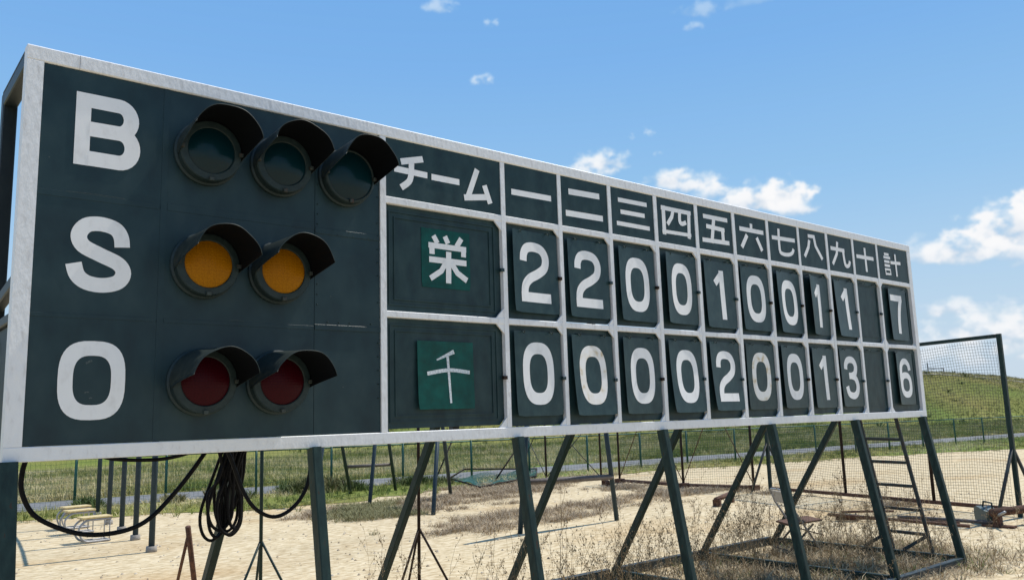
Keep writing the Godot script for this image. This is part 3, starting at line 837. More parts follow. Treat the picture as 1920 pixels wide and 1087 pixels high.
func cables() -> void:
	var l := [["thick black cable sagging in a long loop from the left leg to the coil", 0.0125, [Vector3(0.19, 1.66, -0.45), Vector3(0.155, 1.53, -0.45), Vector3(0.165, 1.41, -0.45), Vector3(0.249, 1.289, -0.45), Vector3(0.473, 1.193, -0.45), Vector3(0.721, 1.216, -0.45), Vector3(0.905, 1.375, -0.45), Vector3(1.075, 1.60, -0.45), Vector3(1.10, 1.66, -0.47)]],
		["black cable drooping between the coil and the second front leg", 0.011, [Vector3(1.05, 1.65, -0.2), Vector3(1.11, 1.565, -0.2), Vector3(1.19, 1.371, -0.2), Vector3(1.268, 1.263, -0.2), Vector3(1.378, 1.213, -0.2), Vector3(1.49, 1.258, -0.2), Vector3(1.572, 1.371, -0.2), Vector3(1.60, 1.56, -0.2), Vector3(1.60, 1.66, -0.21)]],
		["black cable bulging just below the white lower rail between letter O and lamps", 0.010, [Vector3(0.44, 1.61, -0.3), Vector3(0.55, 1.575, -0.3), Vector3(0.747, 1.562, -0.3), Vector3(0.88, 1.578, -0.3), Vector3(0.98, 1.61, -0.3)]]]
	for c in l:
		var st := begin(false)
		tube(st, spline3(c[2]), c[1], -1, 10)
		tag(obj("cable", st, M.rubber), c[0], "cable", "")
	var o := thing("cable_coil", "bundle of coiled black cable hanging under the amber and red lamps", "cable coil", "", Vector3(1.35, 1.05, -0.9))
	var defs := [[-0.075, 0.50, 0.0, 0.075], [-0.05, 0.47, 0.02, 0.06], [-0.035, 0.40, 0.035, 0.085], [0.0, 0.36, -0.02, 0.06], [0.02, 0.45, 0.03, 0.08], [0.035, 0.43, -0.03, 0.07], [0.045, 0.47, 0.0, 0.075], [0.06, 0.40, 0.02, 0.05]]
	for d in defs:
		var x: float = d[0]; var z: float = d[2]; var w: float = d[3]
		var dep: float = 0.52 - d[1]
		var top := Vector3(x * 0.5 + 0.06, 0.58, z * 0.6)
		var p := [top + Vector3(-0.02, 0, 0), Vector3(x * 0.8 - w * 0.25, 0.36, z), Vector3(x - w, 0.14 + dep, z + 0.01), Vector3(x - w * 0.85, dep * 0.7 + 0.02, z + 0.015), Vector3(x, dep * 0.6 - 0.03, z), Vector3(x + w * 0.85, dep * 0.7 + 0.03, z - 0.01), Vector3(x + w * 0.9, 0.16 + dep, z - 0.01), Vector3(x * 0.8 + w * 0.5, 0.38, z), top + Vector3(0.045, 0, 0)]
		part_tube("loop", spline3(p, 6), 0.0095, M.rubber, o)
	for e in [Vector3(-0.06, 0.58, 0.02), Vector3(0.1, 0.58, 0.0), Vector3(0.14, 0.58, -0.03), Vector3(0.02, 0.58, 0.03)]:
		part_tube("tail", spline3([Vector3(e.x * 0.3 + 0.03, 0.16, e.z), Vector3(e.x * 0.7 + 0.03, 0.36, e.z), e], 6), 0.011, M.rubber, o)

func pole_stand(label: String, base: Vector3, h: float, node: float, lean: float, m: Material) -> void:
	var o := thing("pole_stand", label, "pole stand", "", base)
	part_tube("pole", [Vector3(0, -0.02, 0), Vector3(lean, h, 0)], 0.017, m, o)
	for k in 3:
		var a := TAU * k / 3 + 0.75
		part_tube("leg", [Vector3(lean * 0.3, node, 0), Vector3(cos(a) * 0.36, 0.0, sin(a) * 0.36)], 0.012, m, o)

func yard() -> void:
	# frame of five posts with a beam across their tops
	var o := thing("post_frame", "row of five round blue grey steel posts on concrete footings behind the cable", "post frame", "", Vector3(3.2, 0, -10.5))
	var bases := [Vector3(3.12, 0, -8.38), Vector3(3.33, 0, -9.95), Vector3(3.50, 0, -11.4), Vector3(3.62, 0, -12.75), Vector3(3.86, 0, -14.6)]
	var tops := []
	for p in bases:
		var q: Vector3 = p - o.position
		var post := part_tube("post", [q, q + Vector3(0.02, 2.6, 0)], 0.042, M.grey_steel, o, 0.041, 14)
		part_tube("footing", [q - Vector3(0, 0.02, 0), q + Vector3(0, 0.075, 0)], 0.078, M.concrete, post, 0.072, 14)
		tops.append(q + Vector3(0.02, 2.6, 0))
	part_tube("top_beam", tops, 0.024, M.grey_steel, o)
	# low benches with hoop ends
	var bl := ["nearest of three low yellow topped benches on bent grey tube legs", "middle of three low yellow topped benches on bent grey tube legs", "farthest of three low yellow topped benches, next to the grass"]
	var bp := [[Vector3(2.77, 0, -10.3), 0.10], [Vector3(2.86, 0, -11.75), 0.12], [Vector3(2.98, 0, -12.6), 0.14]]
	for k in 3:
		var b := thing("bench", bl[k], "bench", "low benches by the posts", bp[k][0])
		b.rotation.y = bp[k][1]
		b.scale = Vector3(0.62, 0.95, 0.9)
		for e in [-0.30, 0.0, 0.30]:
			var s := begin()
			box(s, Vector3(-0.30, 0.385, e * 0.36 - 0.048), Vector3(0.42, 0.415, e * 0.36 + 0.048), 0.004)
			obj("plank", s, M.yellow_board, b)
		for z in [-0.13, 0.13]:
			var hoop := [Vector3(0.40, 0.365, z), Vector3(0.05, 0.365, z), Vector3(-0.18, 0.36, z), Vector3(-0.34, 0.28, z), Vector3(-0.36, 0.18, z), Vector3(-0.28, 0.07, z), Vector3(-0.12, 0.02, z), Vector3(0.40, 0.02, z)]
			part_tube("hoop", spline3(hoop, 5), 0.020, M.zinc, b)
			part_tube("upright", [Vector3(0.37, 0.02, z), Vector3(0.37, 0.37, z)], 0.014, M.zinc, b)
		part_tube("cross_tube", [Vector3(0.38, 0.02, -0.13), Vector3(0.38, 0.02, 0.13)], 0.016, M.zinc, b)
	# rusty pipes leaning together
	o = thing("leaning_pipes", "two rusty iron pipes leaning together left of the first rear leg", "pipe", "", Vector3(2.3, 0, -4.4))
	part_tube("pipe", [Vector3(0.09, -0.02, 0.05), Vector3(-0.13, 0.78, 0.38)], 0.027, M.rust, o)
	part_tube("pipe", [Vector3(-0.04, -0.02, -0.28), Vector3(-0.115, 0.70, 0.35)], 0.016, M.rust, o)
	pole_stand("thin dark pole on a three legged stand between the cable coil and second front leg", Vector3(2.638, 0, -3.373), 2.5, 0.66, -0.01, M.steel)
	pole_stand("thin rusty pole on a three legged stand right of the second front leg", Vector3(4.115, 0, -2.94), 2.5, 0.65, 0.02, M.dark_rust)
	# steel training frames on the sand
	o = thing("frame_stand", "blue grey steel A frame with a long crossbar, farthest left on the sand", "steel frame", "", Vector3(9.3, 0, -12.6))
	var pa := [Vector3(8.34, 0, -11.32), Vector3(10.66, 0, -14.05)]
	var apex := Vector3(9.35, 2.62, -12.55)
	for k in 2:
		part_tube("leg", [pa[k] - o.position - Vector3(0, 0.02, 0), apex - o.position], 0.042, M.grey_steel, o)
		part_tube("leg", [pa[k] - o.position + Vector3(-1.12, -0.02, -0.28), apex - o.position + Vector3(-1.12, 0, -0.28)], 0.042, M.grey_steel, o)
	part_tube("top_bar", [apex - o.position, apex - o.position + Vector3(-1.12, 0, -0.28)], 0.045, M.grey_steel, o)
	var m0: Vector3 = pa[1].lerp(apex, 0.26) - o.position
	part_tube("crossbar", [m0, m0 + Vector3(-1.12, 0, -0.28)], 0.04, M.beam_pipe, o)
	o = thing("frame_stand", "blue grey steel A frame standing left of the fallen net", "steel frame", "", Vector3(9.3, 0, -10.1))
	pa = [Vector3(8.21, 0, -8.75), Vector3(10.6, 0, -11.56)]
	apex = Vector3(9.33, 2.1, -10.1)
	for k in 2: part_tube("leg", [pa[k] - o.position - Vector3(0, 0.02, 0), apex - o.position], 0.042, M.grey_steel, o)
	part_tube("top_bar", [apex - o.position, apex - o.position + Vector3(0.9, 0, 0.75)], 0.042, M.grey_steel, o)
	o = thing("frame_stand", "steel portal frame with a brown crossbar behind the third front leg", "steel frame", "", Vector3(8.6, 0, -5.5))
	var la := [Vector3(7.61, -0.02, -5.53), Vector3(7.05, 1.9, -4.75)]
	var lb := [Vector3(9.64, -0.02, -5.45), Vector3(8.25, 1.95, -4.25)]
	la[1] = Vector3(7.62, 1.95, -5.25); lb[1] = Vector3(9.25, 1.95, -5.28)
	part_tube("leg", [la[0] - o.position, la[1] - o.position], 0.040, M.grey_steel, o)
	part_tube("leg", [lb[0] - o.position, lb[1] - o.position], 0.040, M.grey_steel, o)
	part_tube("top_bar", [la[1] - o.position, lb[1] - o.position], 0.040, M.grey_steel, o)
	part_tube("crossbar", [la[0].lerp(la[1], 0.395) - o.position, lb[0].lerp(lb[1], 0.37) - o.position], 0.045, M.beam_pipe, o)
	# fallen net on a bent frame
	o = thing("fallen_net", "collapsed frame of rusty pipes with torn green netting lying in dry grass", "net", "", Vector3(14.5, 0, -14.5))
	var c := [Vector3(12.0, 0.06, -12.3), Vector3(13.0, 0.12, -15.0), Vector3(14.9, 0.20, -16.9), Vector3(16.4, 0.16, -15.2), Vector3(14.8, 0.10, -13.4)]
	for i in c.size(): c[i] -= o.position
	part_tube("frame_pipe", [c[1], c[2], c[3]], 0.026, M.dark_rust, o)
	part_tube("frame_pipe", [c[0], c[4], c[3]], 0.026, M.dark_rust, o)
	part_tube("frame_pipe", [c[0], c[1]], 0.022, M.dark_rust, o)
	part_tube("stay", [Vector3(13.7, 0.0, -13.9) - o.position, Vector3(15.06, 1.17, -14.14) - o.position], 0.022, M.dark_rust, o)
	part_tube("stay", [Vector3(13.4, 0.0, -16.3) - o.position, Vector3(13.95, 1.10, -16.2) - o.position], 0.022, M.dark_rust, o)
	var st := begin(false)
	var g := func(u: float, v: float) -> Vector3:
		var p: Vector3 = c[1].lerp(c[3], u).lerp(c[0].lerp(c[4], u), v)
		p.y -= 0.16 * sin(PI * u) * sin(PI * minf(v * 1.1, 1)) * 0.8 + 0.05 * sin(u * 13 + v * 7)
		p.y = maxf(p.y, 0.03)
		return p
	for i in 56:
		for k in 10:
			tube(st, [g.call(i / 55.0, k / 10.0), g.call(i / 55.0, (k + 1) / 10.0)], 0.0075, -1, 3, false)
	for k in 22:
		for i in 12:
			tube(st, [g.call(i / 12.0, k / 21.0), g.call((i + 1) / 12.0, k / 21.0)], 0.0075, -1, 3, false)
	stuff(obj("net_mesh", st, M.green_net, o))
	chair()
	equipment()

func chair() -> void:
	var o := thing("folding_chair", "old folding chair with bare metal frame and brown seat beside the rear legs", "chair", "", Vector3(8.60, 0, -1.46))
	o.rotation.y = -0.55
	# x is forward, z across
	for z in [-0.20, 0.20]:
		part_tube("leg", [Vector3(-0.20, 0.72, z), Vector3(-0.155, 0.60, z), Vector3(0.22, 0.0, z)], 0.012, M.zinc, o)
		part_tube("leg", [Vector3(0.13, 0.36, z * 0.9), Vector3(-0.26, 0.0, z * 0.9)], 0.012, M.rusty_steel, o)
	part_tube("top_tube", spline3([Vector3(-0.20, 0.70, -0.20), Vector3(-0.215, 0.755, -0.165), Vector3(-0.22, 0.765, 0.0), Vector3(-0.215, 0.755, 0.165), Vector3(-0.20, 0.70, 0.20)], 4), 0.012, M.zinc, o)
	part_tube("crossbar", [Vector3(0.16, 0.09, -0.2), Vector3(0.16, 0.09, 0.2)], 0.009, M.rusty_steel, o)
	part_tube("crossbar", [Vector3(-0.2, 0.06, -0.18), Vector3(-0.2, 0.06, 0.18)], 0.009, M.rusty_steel, o)
	var st := begin()
	bar(st, Vector3(-0.17, 0.36, 0), Vector3(0.24, 0.40, 0), 0.38, 0.022, Vector3.BACK, 0.006)
	obj("seat", st, M.rust, o)
	st = begin()
	bar(st, Vector3(-0.155, 0.60, 0), Vector3(-0.205, 0.74, 0), 0.38, 0.010, Vector3.BACK, 0.003)
	obj("backrest", st, M.zinc, o)
	st = begin()
	bar(st, Vector3(-0.10, 0.33, 0.0), Vector3(0.26, 0.22, 0.08), 0.30, 0.012, Vector3.BACK, 0.003)
	obj("loose_board", st, M.rust, o)

func equipment() -> void:
	var o := thing("equipment_box", "grey green metal box with a top handle and a slanting tube beside the big net", "box", "", Vector3(12.46, 0, -0.78))
	o.rotation.y = 0.72
	o.scale = Vector3(0.66, 0.66, 0.7)
	var st := begin()
	var prof := [Vector2(-0.30, 0.04), Vector2(-0.34, 0.10), Vector2(-0.34, 0.30), Vector2(0.22, 0.37), Vector2(0.34, 0.33), Vector2(0.36, 0.22), Vector2(0.33, 0.04)]
	plate(st, prof, 0.14, 0.28)
	obj("body", st, material("box_paint", [[0.035, 0.065, 0.063], [0.05, 0.085, 0.08], [0.075, 0.105, 0.10]], Vector3(0.4, 0.4, 0.4), 0.5), o)
	part_tube("handle", [Vector3(-0.30, 0.30, 0), Vector3(-0.30, 0.475, 0), Vector3(0.16, 0.47, 0), Vector3(0.22, 0.36, 0)], 0.018, M.steel, o)
	part_tube("hose_ring", spline3([Vector3(0.34, 0.33, 0.03), Vector3(0.42, 0.36, 0.03), Vector3(0.48, 0.30, 0.03), Vector3(0.46, 0.22, 0.03), Vector3(0.35, 0.20, 0.03)], 5), 0.016, M.rubber, o)
	part_tube("tube", [Vector3(-0.32, 0.17, 0.0), Vector3(-0.95, 0.36, 0.0)], 0.028, M.zinc, o)
	st = begin()
	box(st, Vector3(0.10, 0.14, 0.139), Vector3(0.22, 0.24, 0.143), 0.001)
	obj("label_plate", st, M.white, o)
	# rusty stand of thick pipe and pipes left on the sand
	o = thing("pipe_stand", "thick rusty pipe on a short foot lying at the right edge of the sand", "pipe", "", Vector3(12.68, 0, -0.44))
	part_tube("pipe", [Vector3(-0.55, 0.20, -0.15), Vector3(1.7, 0.24, 0.65)], 0.058, M.rust, o)
	part_bar("foot", Vector3(-0.46, -0.01, -0.12), Vector3(-0.46, 0.20, -0.12), 0.10, 0.10, M.rust, o)
	part_bar("foot", Vector3(-0.46, 0.015, -0.32), Vector3(-0.46, 0.015, 0.10), 0.12, 0.03, M.rust, o)
	var pl := [[Vector3(11.55, 0.09, -2.75), Vector3(11.75, 0.045, -0.75), 0.024, "rusty pipe with a bent end on the sand, nearest of the loose pipes"], [Vector3(11.75, 0.03, -2.62), Vector3(12.15, 0.03, -1.05), 0.017, "thin rusty pipe on the sand in the middle of the loose pipes"], [Vector3(12.15, 0.05, -1.95), Vector3(12.25, 0.05, -0.55), 0.027, "grey brown pipe on the sand in front of the metal box"], [Vector3(11.85, 0.10, -2.7), Vector3(12.25, 0.12, -2.05), 0.018, "short rusty rod resting across the loose pipes"]]
	for p in pl:
		st = begin(false)
		tube(st, [p[0], p[0].lerp(p[1], 0.5) + Vector3(0, 0.004, 0), p[1]], p[2], -1, 8)
		tag(obj("rusty_pipe", st, M.rust if p[2] != 0.027 else M.beam_pipe), p[3], "pipe", "loose pipes on the sand")
	st = begin()
	bar(st, Vector3(11.62, 0.05, -2.66), Vector3(11.72, 0.05, -2.35), 0.09, 0.08)
	tag(obj("rusty_block", st, M.rust), "short rusty iron block at the left end of the loose pipes", "iron block")
	# low rail on the crest of the bank
	o = thing("hill_rail", "tiny low rail with one tall post on top of the grassy hill", "railing", "", Vector3(111, height(111, -44.1), -44.1))
	part_tube("post", [Vector3(-0.7, -0.3, -0.5), Vector3(-0.7, 1.25, -0.5)], 0.05, M.rusty_steel, o)
	part_tube("post", [Vector3(0.9, -0.3, 0.8), Vector3(0.9, 0.45, 0.8)], 0.05, M.rusty_steel, o)
	part_tube("rail", [Vector3(-0.7, 0.48, -0.5), Vector3(0.9, 0.42, 0.8)], 0.06, M.rusty_steel, o)

# ------------------------------------------------------------------ nets
func net_sheet(called: String, a: Vector3, b: Vector3, y0: float, y1: float, pitch: float, r: float, m: Material, parent: Node, hole := false) -> void:
	var st := begin(false)
	var L := (b - a).length()
	var nx := int(L / pitch); var ny := int((y1 - y0) / pitch)
	var d := (b - a) / L
	var nrm := d.cross(Vector3.UP)
	var f := func(u: float, v: float) -> Vector3:
		var s := sin(u * 1.7 + v * 0.9) * 0.03 + sin(u * 0.6 + 1.0) * 0.05 * sin(v * 1.1)
		var p: Vector3 = a + d * clampf(u + 0.025 * sin(v * 2.2 + u), 0.0, L) + nrm * s
		p.y = y0 + v + 0.02 * sin(u * 3.1) * (1 if v > 0.1 else 0)
		return p
	var inhole := func(u: float, v: float) -> bool:
		return hole and (pow((u - 0.95) / 0.26, 2) + pow((v - 1.02) / 0.22, 2) < 1.0)
	for i in nx + 1:
		var seg := 8
		for k in seg:
			var u := i * pitch
			var v0 := (y1 - y0) * k / seg; var v1 := (y1 - y0) * (k + 1) / seg
			if inhole.call(u, (v0 + v1) / 2): continue
			tube(st, [f.call(u, v0), f.call(u, v1)], r, -1, 3, false)
	for k in ny + 1:
		var seg := int(maxf(8, L / 0.3))
		for i in seg:
			var u0 := L * i / seg; var u1 := L * (i + 1) / seg
			if inhole.call((u0 + u1) / 2, k * pitch): continue
			tube(st, [f.call(u0, k * pitch), f.call(u1, k * pitch)], r, -1, 3, false)
	stuff(obj(called, st, m, parent))

func nets() -> void:
	# tall movable net at the right
	var A := Vector3(13.50, 0, -0.72); var B := Vector3(15.15, 0, -6.15)
	var o := thing("tall_net", "tall green framed sports net with square mesh at the right edge", "net", "", A)
	var D := B - A
	part_bar("post", Vector3(0, -0.02, 0), Vector3(0, 2.79, 0), 0.065, 0.065, M.steel, o)
	part_bar("post", D + Vector3(0, -0.02, 0), D + Vector3(0, 2.79, 0), 0.065, 0.065, M.steel, o)
	part_bar("top_beam", Vector3(0, 2.76, 0) + D * 0.012, Vector3(0, 2.76, 0) + D * 0.99, 0.058, 0.058, M.steel, o)
	part_bar("bottom_rail", Vector3(0, 0.11, 0) + D * 0.012, Vector3(0, 0.07, 0) + D * 0.99, 0.06, 0.06, M.rust, o)
	for t in [0.27, 0.62]:
		part_tube("post", [D * t + Vector3(0, 0.1, 0), D * t + Vector3(0, 2.72, 0)], 0.028, M.dark_rust, o)
	for e in [Vector3.ZERO, D]:
		var n := D.cross(Vector3.UP).normalized()
		for s in [-1.0, 1.0]:
			part_tube("brace", [e + Vector3(0, 1.05, 0), e + n * s * 0.50 + Vector3(0, 0.02, 0)], 0.026, M.rusty_steel, o)
	net_sheet("net_mesh", Vector3(0, 0, 0) + D.normalized() * 0.10, D - D.normalized() * 0.08, 0.12, 2.70, 0.047, 0.0024, M.netting, o, true)
	# rusted sections with crossing stays, farther left
	var P := [Vector3(15.2, 0, -6.6), Vector3(14.9, 0, -8.3), Vector3(15.2, 0, -10.6)]
	o = thing("rusty_net_frame", "rusty post frame with crossing stay rods and fine mesh between third and fourth front legs", "net frame", "", P[1])
	for k in 3:
		part_tube("post", [P[k] - P[1] - Vector3(0, 0.02, 0), P[k] - P[1] + Vector3(0, 1.95, 0)], 0.028, M.dark_rust, o)
		part_bar("foot", P[k] - P[1] + Vector3(-0.10, 0.05, 0), P[k] - P[1] + Vector3(0.10, 0.05, 0), 0.18, 0.12, M.rust, o, Vector3.BACK)
	for k in 2:
		var a: Vector3 = P[k] - P[1]; var b: Vector3 = P[k + 1] - P[1]
		part_tube("bottom_rail", [a + Vector3(0, 0.06, 0), b + Vector3(0, 0.06, 0)], 0.04, M.rust, o)
		part_tube("top_rail", [a + Vector3(0, 1.93, 0), b + Vector3(0, 1.93, 0)], 0.03, M.rust, o)
		var mid := (a + b) / 2 + Vector3(0, 1.93, 0)
		part_tube("stay_rod", [a + Vector3(0, 0.12, 0), mid], 0.010, M.rust, o)
		part_tube("stay_rod", [b + Vector3(0, 0.12, 0), mid], 0.010, M.rust, o)
		net_sheet("net_mesh", a + (b - a) * 0.02, b - (b - a) * 0.02, 0.10, 1.90, 0.055, 0.0022, M.netting, o)
	var Q := [Vector3(15.75, 0, -11.8), Vector3(15.1, 0, -13.3), Vector3(16.0, 0, -15.6)]
	o = thing("rusty_net_frame", "rusty post frame with crossed stay rods behind the third front leg", "net frame", "", Q[1])
	for k in 3:
		part_tube("post", [Q[k] - Q[1] - Vector3(0, 0.02, 0), Q[k] - Q[1] + Vector3(0, 1.9, 0)], 0.028, M.dark_rust, o)
	for k in 2:
		var a: Vector3 = Q[k] - Q[1]; var b: Vector3 = Q[k + 1] - Q[1]
		part_tube("top_rail", [a + Vector3(0, 1.88, 0), b + Vector3(0, 1.88, 0)], 0.03, M.rust, o)
		part_tube("stay_rod", [a + Vector3(0, 0.05, 0), b + Vector3(0, 1.8, 0)], 0.012, M.rusty_steel, o)
		part_tube("stay_rod", [b + Vector3(0, 0.05, 0), a + Vector3(0, 1.8, 0)], 0.012, M.rusty_steel, o)
	# loose rusty foot pieces
	var ft := [[Vector3(12.55, 0, -5.45), 0.3, "rusty iron foot lying left of the folding chair"], [Vector3(14.3, 0, -10.2), 0.9, "rusty iron foot lying at the end of the rusty net frame"]]
	for f in ft:
		o = thing("iron_foot", f[2], "iron foot", "", f[0])
		o.rotation.y = f[1]
		part_tube("bar", [Vector3(-0.42, 0.12, 0), Vector3(0.42, 0.16, 0)], 0.045, M.rust, o)
		part_bar("plate", Vector3(-0.36, 0.0, 0), Vector3(-0.36, 0.12, 0), 0.09, 0.14, M.rust, o)
		part_bar("plate", Vector3(0.38, 0.0, 0), Vector3(0.38, 0.15, 0), 0.09, 0.14, M.rust, o)

func fence() -> void:
	var o := thing("wire_fence", "low green wire fence with thin posts along the path at the foot of the bank", "fence", "", Vector3(20, 0, fence_z(20)))
	var prev := Vector3.ZERO
	for k in 32:
		var x := -4.0 + 2.0 * k + 0.06 * sin(k * 2.3)
		var p := Vector3(x, 0, fence_z(x)) - o.position
		part_tube("post", [p - Vector3(0, 0.05, 0), p + Vector3(0.01 * sin(k * 1.9), 1.12, 0)], 0.032, M.fence_green, o, -1, 8)
		if k > 0:
			part_tube("rail", [prev + Vector3(0, 1.09, 0), p + Vector3(0, 1.09, 0)], 0.021, M.fence_green, o, -1, 5)
		prev = p
	net_sheet("wire_mesh", Vector3(-4, 0, fence_z(-4)) - o.position, Vector3(58, 0, fence_z(58)) - o.position, 0.05, 1.06, 0.105, 0.0026, M.fence_green, o)

# ------------------------------------------------------------------ grass and weeds
func tuft(n: int, h: float, spread: float, w: float, seed_: int) -> ArrayMesh:
	var r := RandomNumberGenerator.new()
	r.seed = seed_
	var st := begin(false)
	for i in n:
		var a := r.randf() * TAU
		var b := Vector3(cos(a), 0, sin(a))
		var base := b * spread * 0.4 * r.randf()
		var hh := h * r.randf_range(0.55, 1.1)
		var lean := spread * r.randf_range(0.4, 1.3)
		var s := b.cross(Vector3.UP).rotated(Vector3.UP, r.randf_range(-0.8, 0.8)) * w / 2
		var m := base + b * lean * 0.35 + Vector3(0, hh * 0.62, 0)
		var t := base + b * lean + Vector3(0, hh * r.randf_range(0.8, 1.0), 0)
		quad(st, base - s, m - s * 0.8, m + s * 0.8, base + s)
		tri(st, m - s * 0.8, t, m + s * 0.8)
	st.generate_normals()
	return st.commit()

func weed(seed_: int) -> ArrayMesh:
	var r := RandomNumberGenerator.new()
	r.seed = seed_
	var st := begin(false)
	var h := r.randf_range(0.42, 0.85)
	var p := []
	var lean := Vector3(r.randf_range(-0.12, 0.12), 0, r.randf_range(-0.12, 0.12))
	for i in 6:
		var t := i / 5.0
		p.append(Vector3(0, h * t, 0) + lean * t * t + Vector3(r.randf_range(-0.012, 0.012), 0, r.randf_range(-0.012, 0.012)))
	tube(st, p, 0.0020, 0.0010, 3, false)
	var nb := r.randi_range(5, 11)
	for b in nb:
		var t := r.randf_range(0.25, 0.97)
		var s: Vector3 = p[int(t * 5)].lerp(p[mini(int(t * 5) + 1, 5)], t * 5 - int(t * 5))
		var a := r.randf() * TAU
		var l := r.randf_range(0.06, 0.20) * (1.25 - t * 0.6)
		var e := s + Vector3(cos(a) * l * 0.5, l * r.randf_range(0.7, 1.1), sin(a) * l * 0.5)
		var mid := s.lerp(e, 0.55) + Vector3(0, -0.01, 0)
		tube(st, [s, mid, e], 0.0017, 0.001, 3, false)
		for q in r.randi_range(1, 5):   # dry seed heads
			var c := e + Vector3(r.randf_range(-0.035, 0.035), r.randf_range(-0.045, 0.03), r.randf_range(-0.035, 0.035))
			tube(st, [mid.lerp(e, 0.6), c], 0.0009, 0.0009, 3, false)
			var k := r.randf_range(0.004, 0.0085)
			tube(st, [c - Vector3(0, k, 0), c, c + Vector3(0, k, 0)], k * 0.8, 0.0015, 4, false)
	st.generate_normals()
	return st.commit()

func scatter(called: String, label: String, cat: String, mesh: Mesh, mat: Material, items: Array) -> void:
	var mm := MultiMesh.new()
	mm.transform_format = MultiMesh.TRANSFORM_3D
	mm.use_colors = true
	mm.mesh = mesh
	mm.instance_count = items.size()
	for i in items.size():
		mm.set_instance_transform(i, items[i][0])
		mm.set_instance_color(i, items[i][1])
	var o := MultiMeshInstance3D.new()
	o.name = nm(called)
	o.multimesh = mm
	o.material_override = mat
	add_child(o, true)
	tag(o, label, cat)
	stuff(o)

func place(x: float, y: float, z: float, s: float, sy: float) -> Transform3D:
	return Transform3D(Basis(Vector3.UP, rng.randf() * TAU).scaled(Vector3(s, s * sy, s)), Vector3(x, y, z))

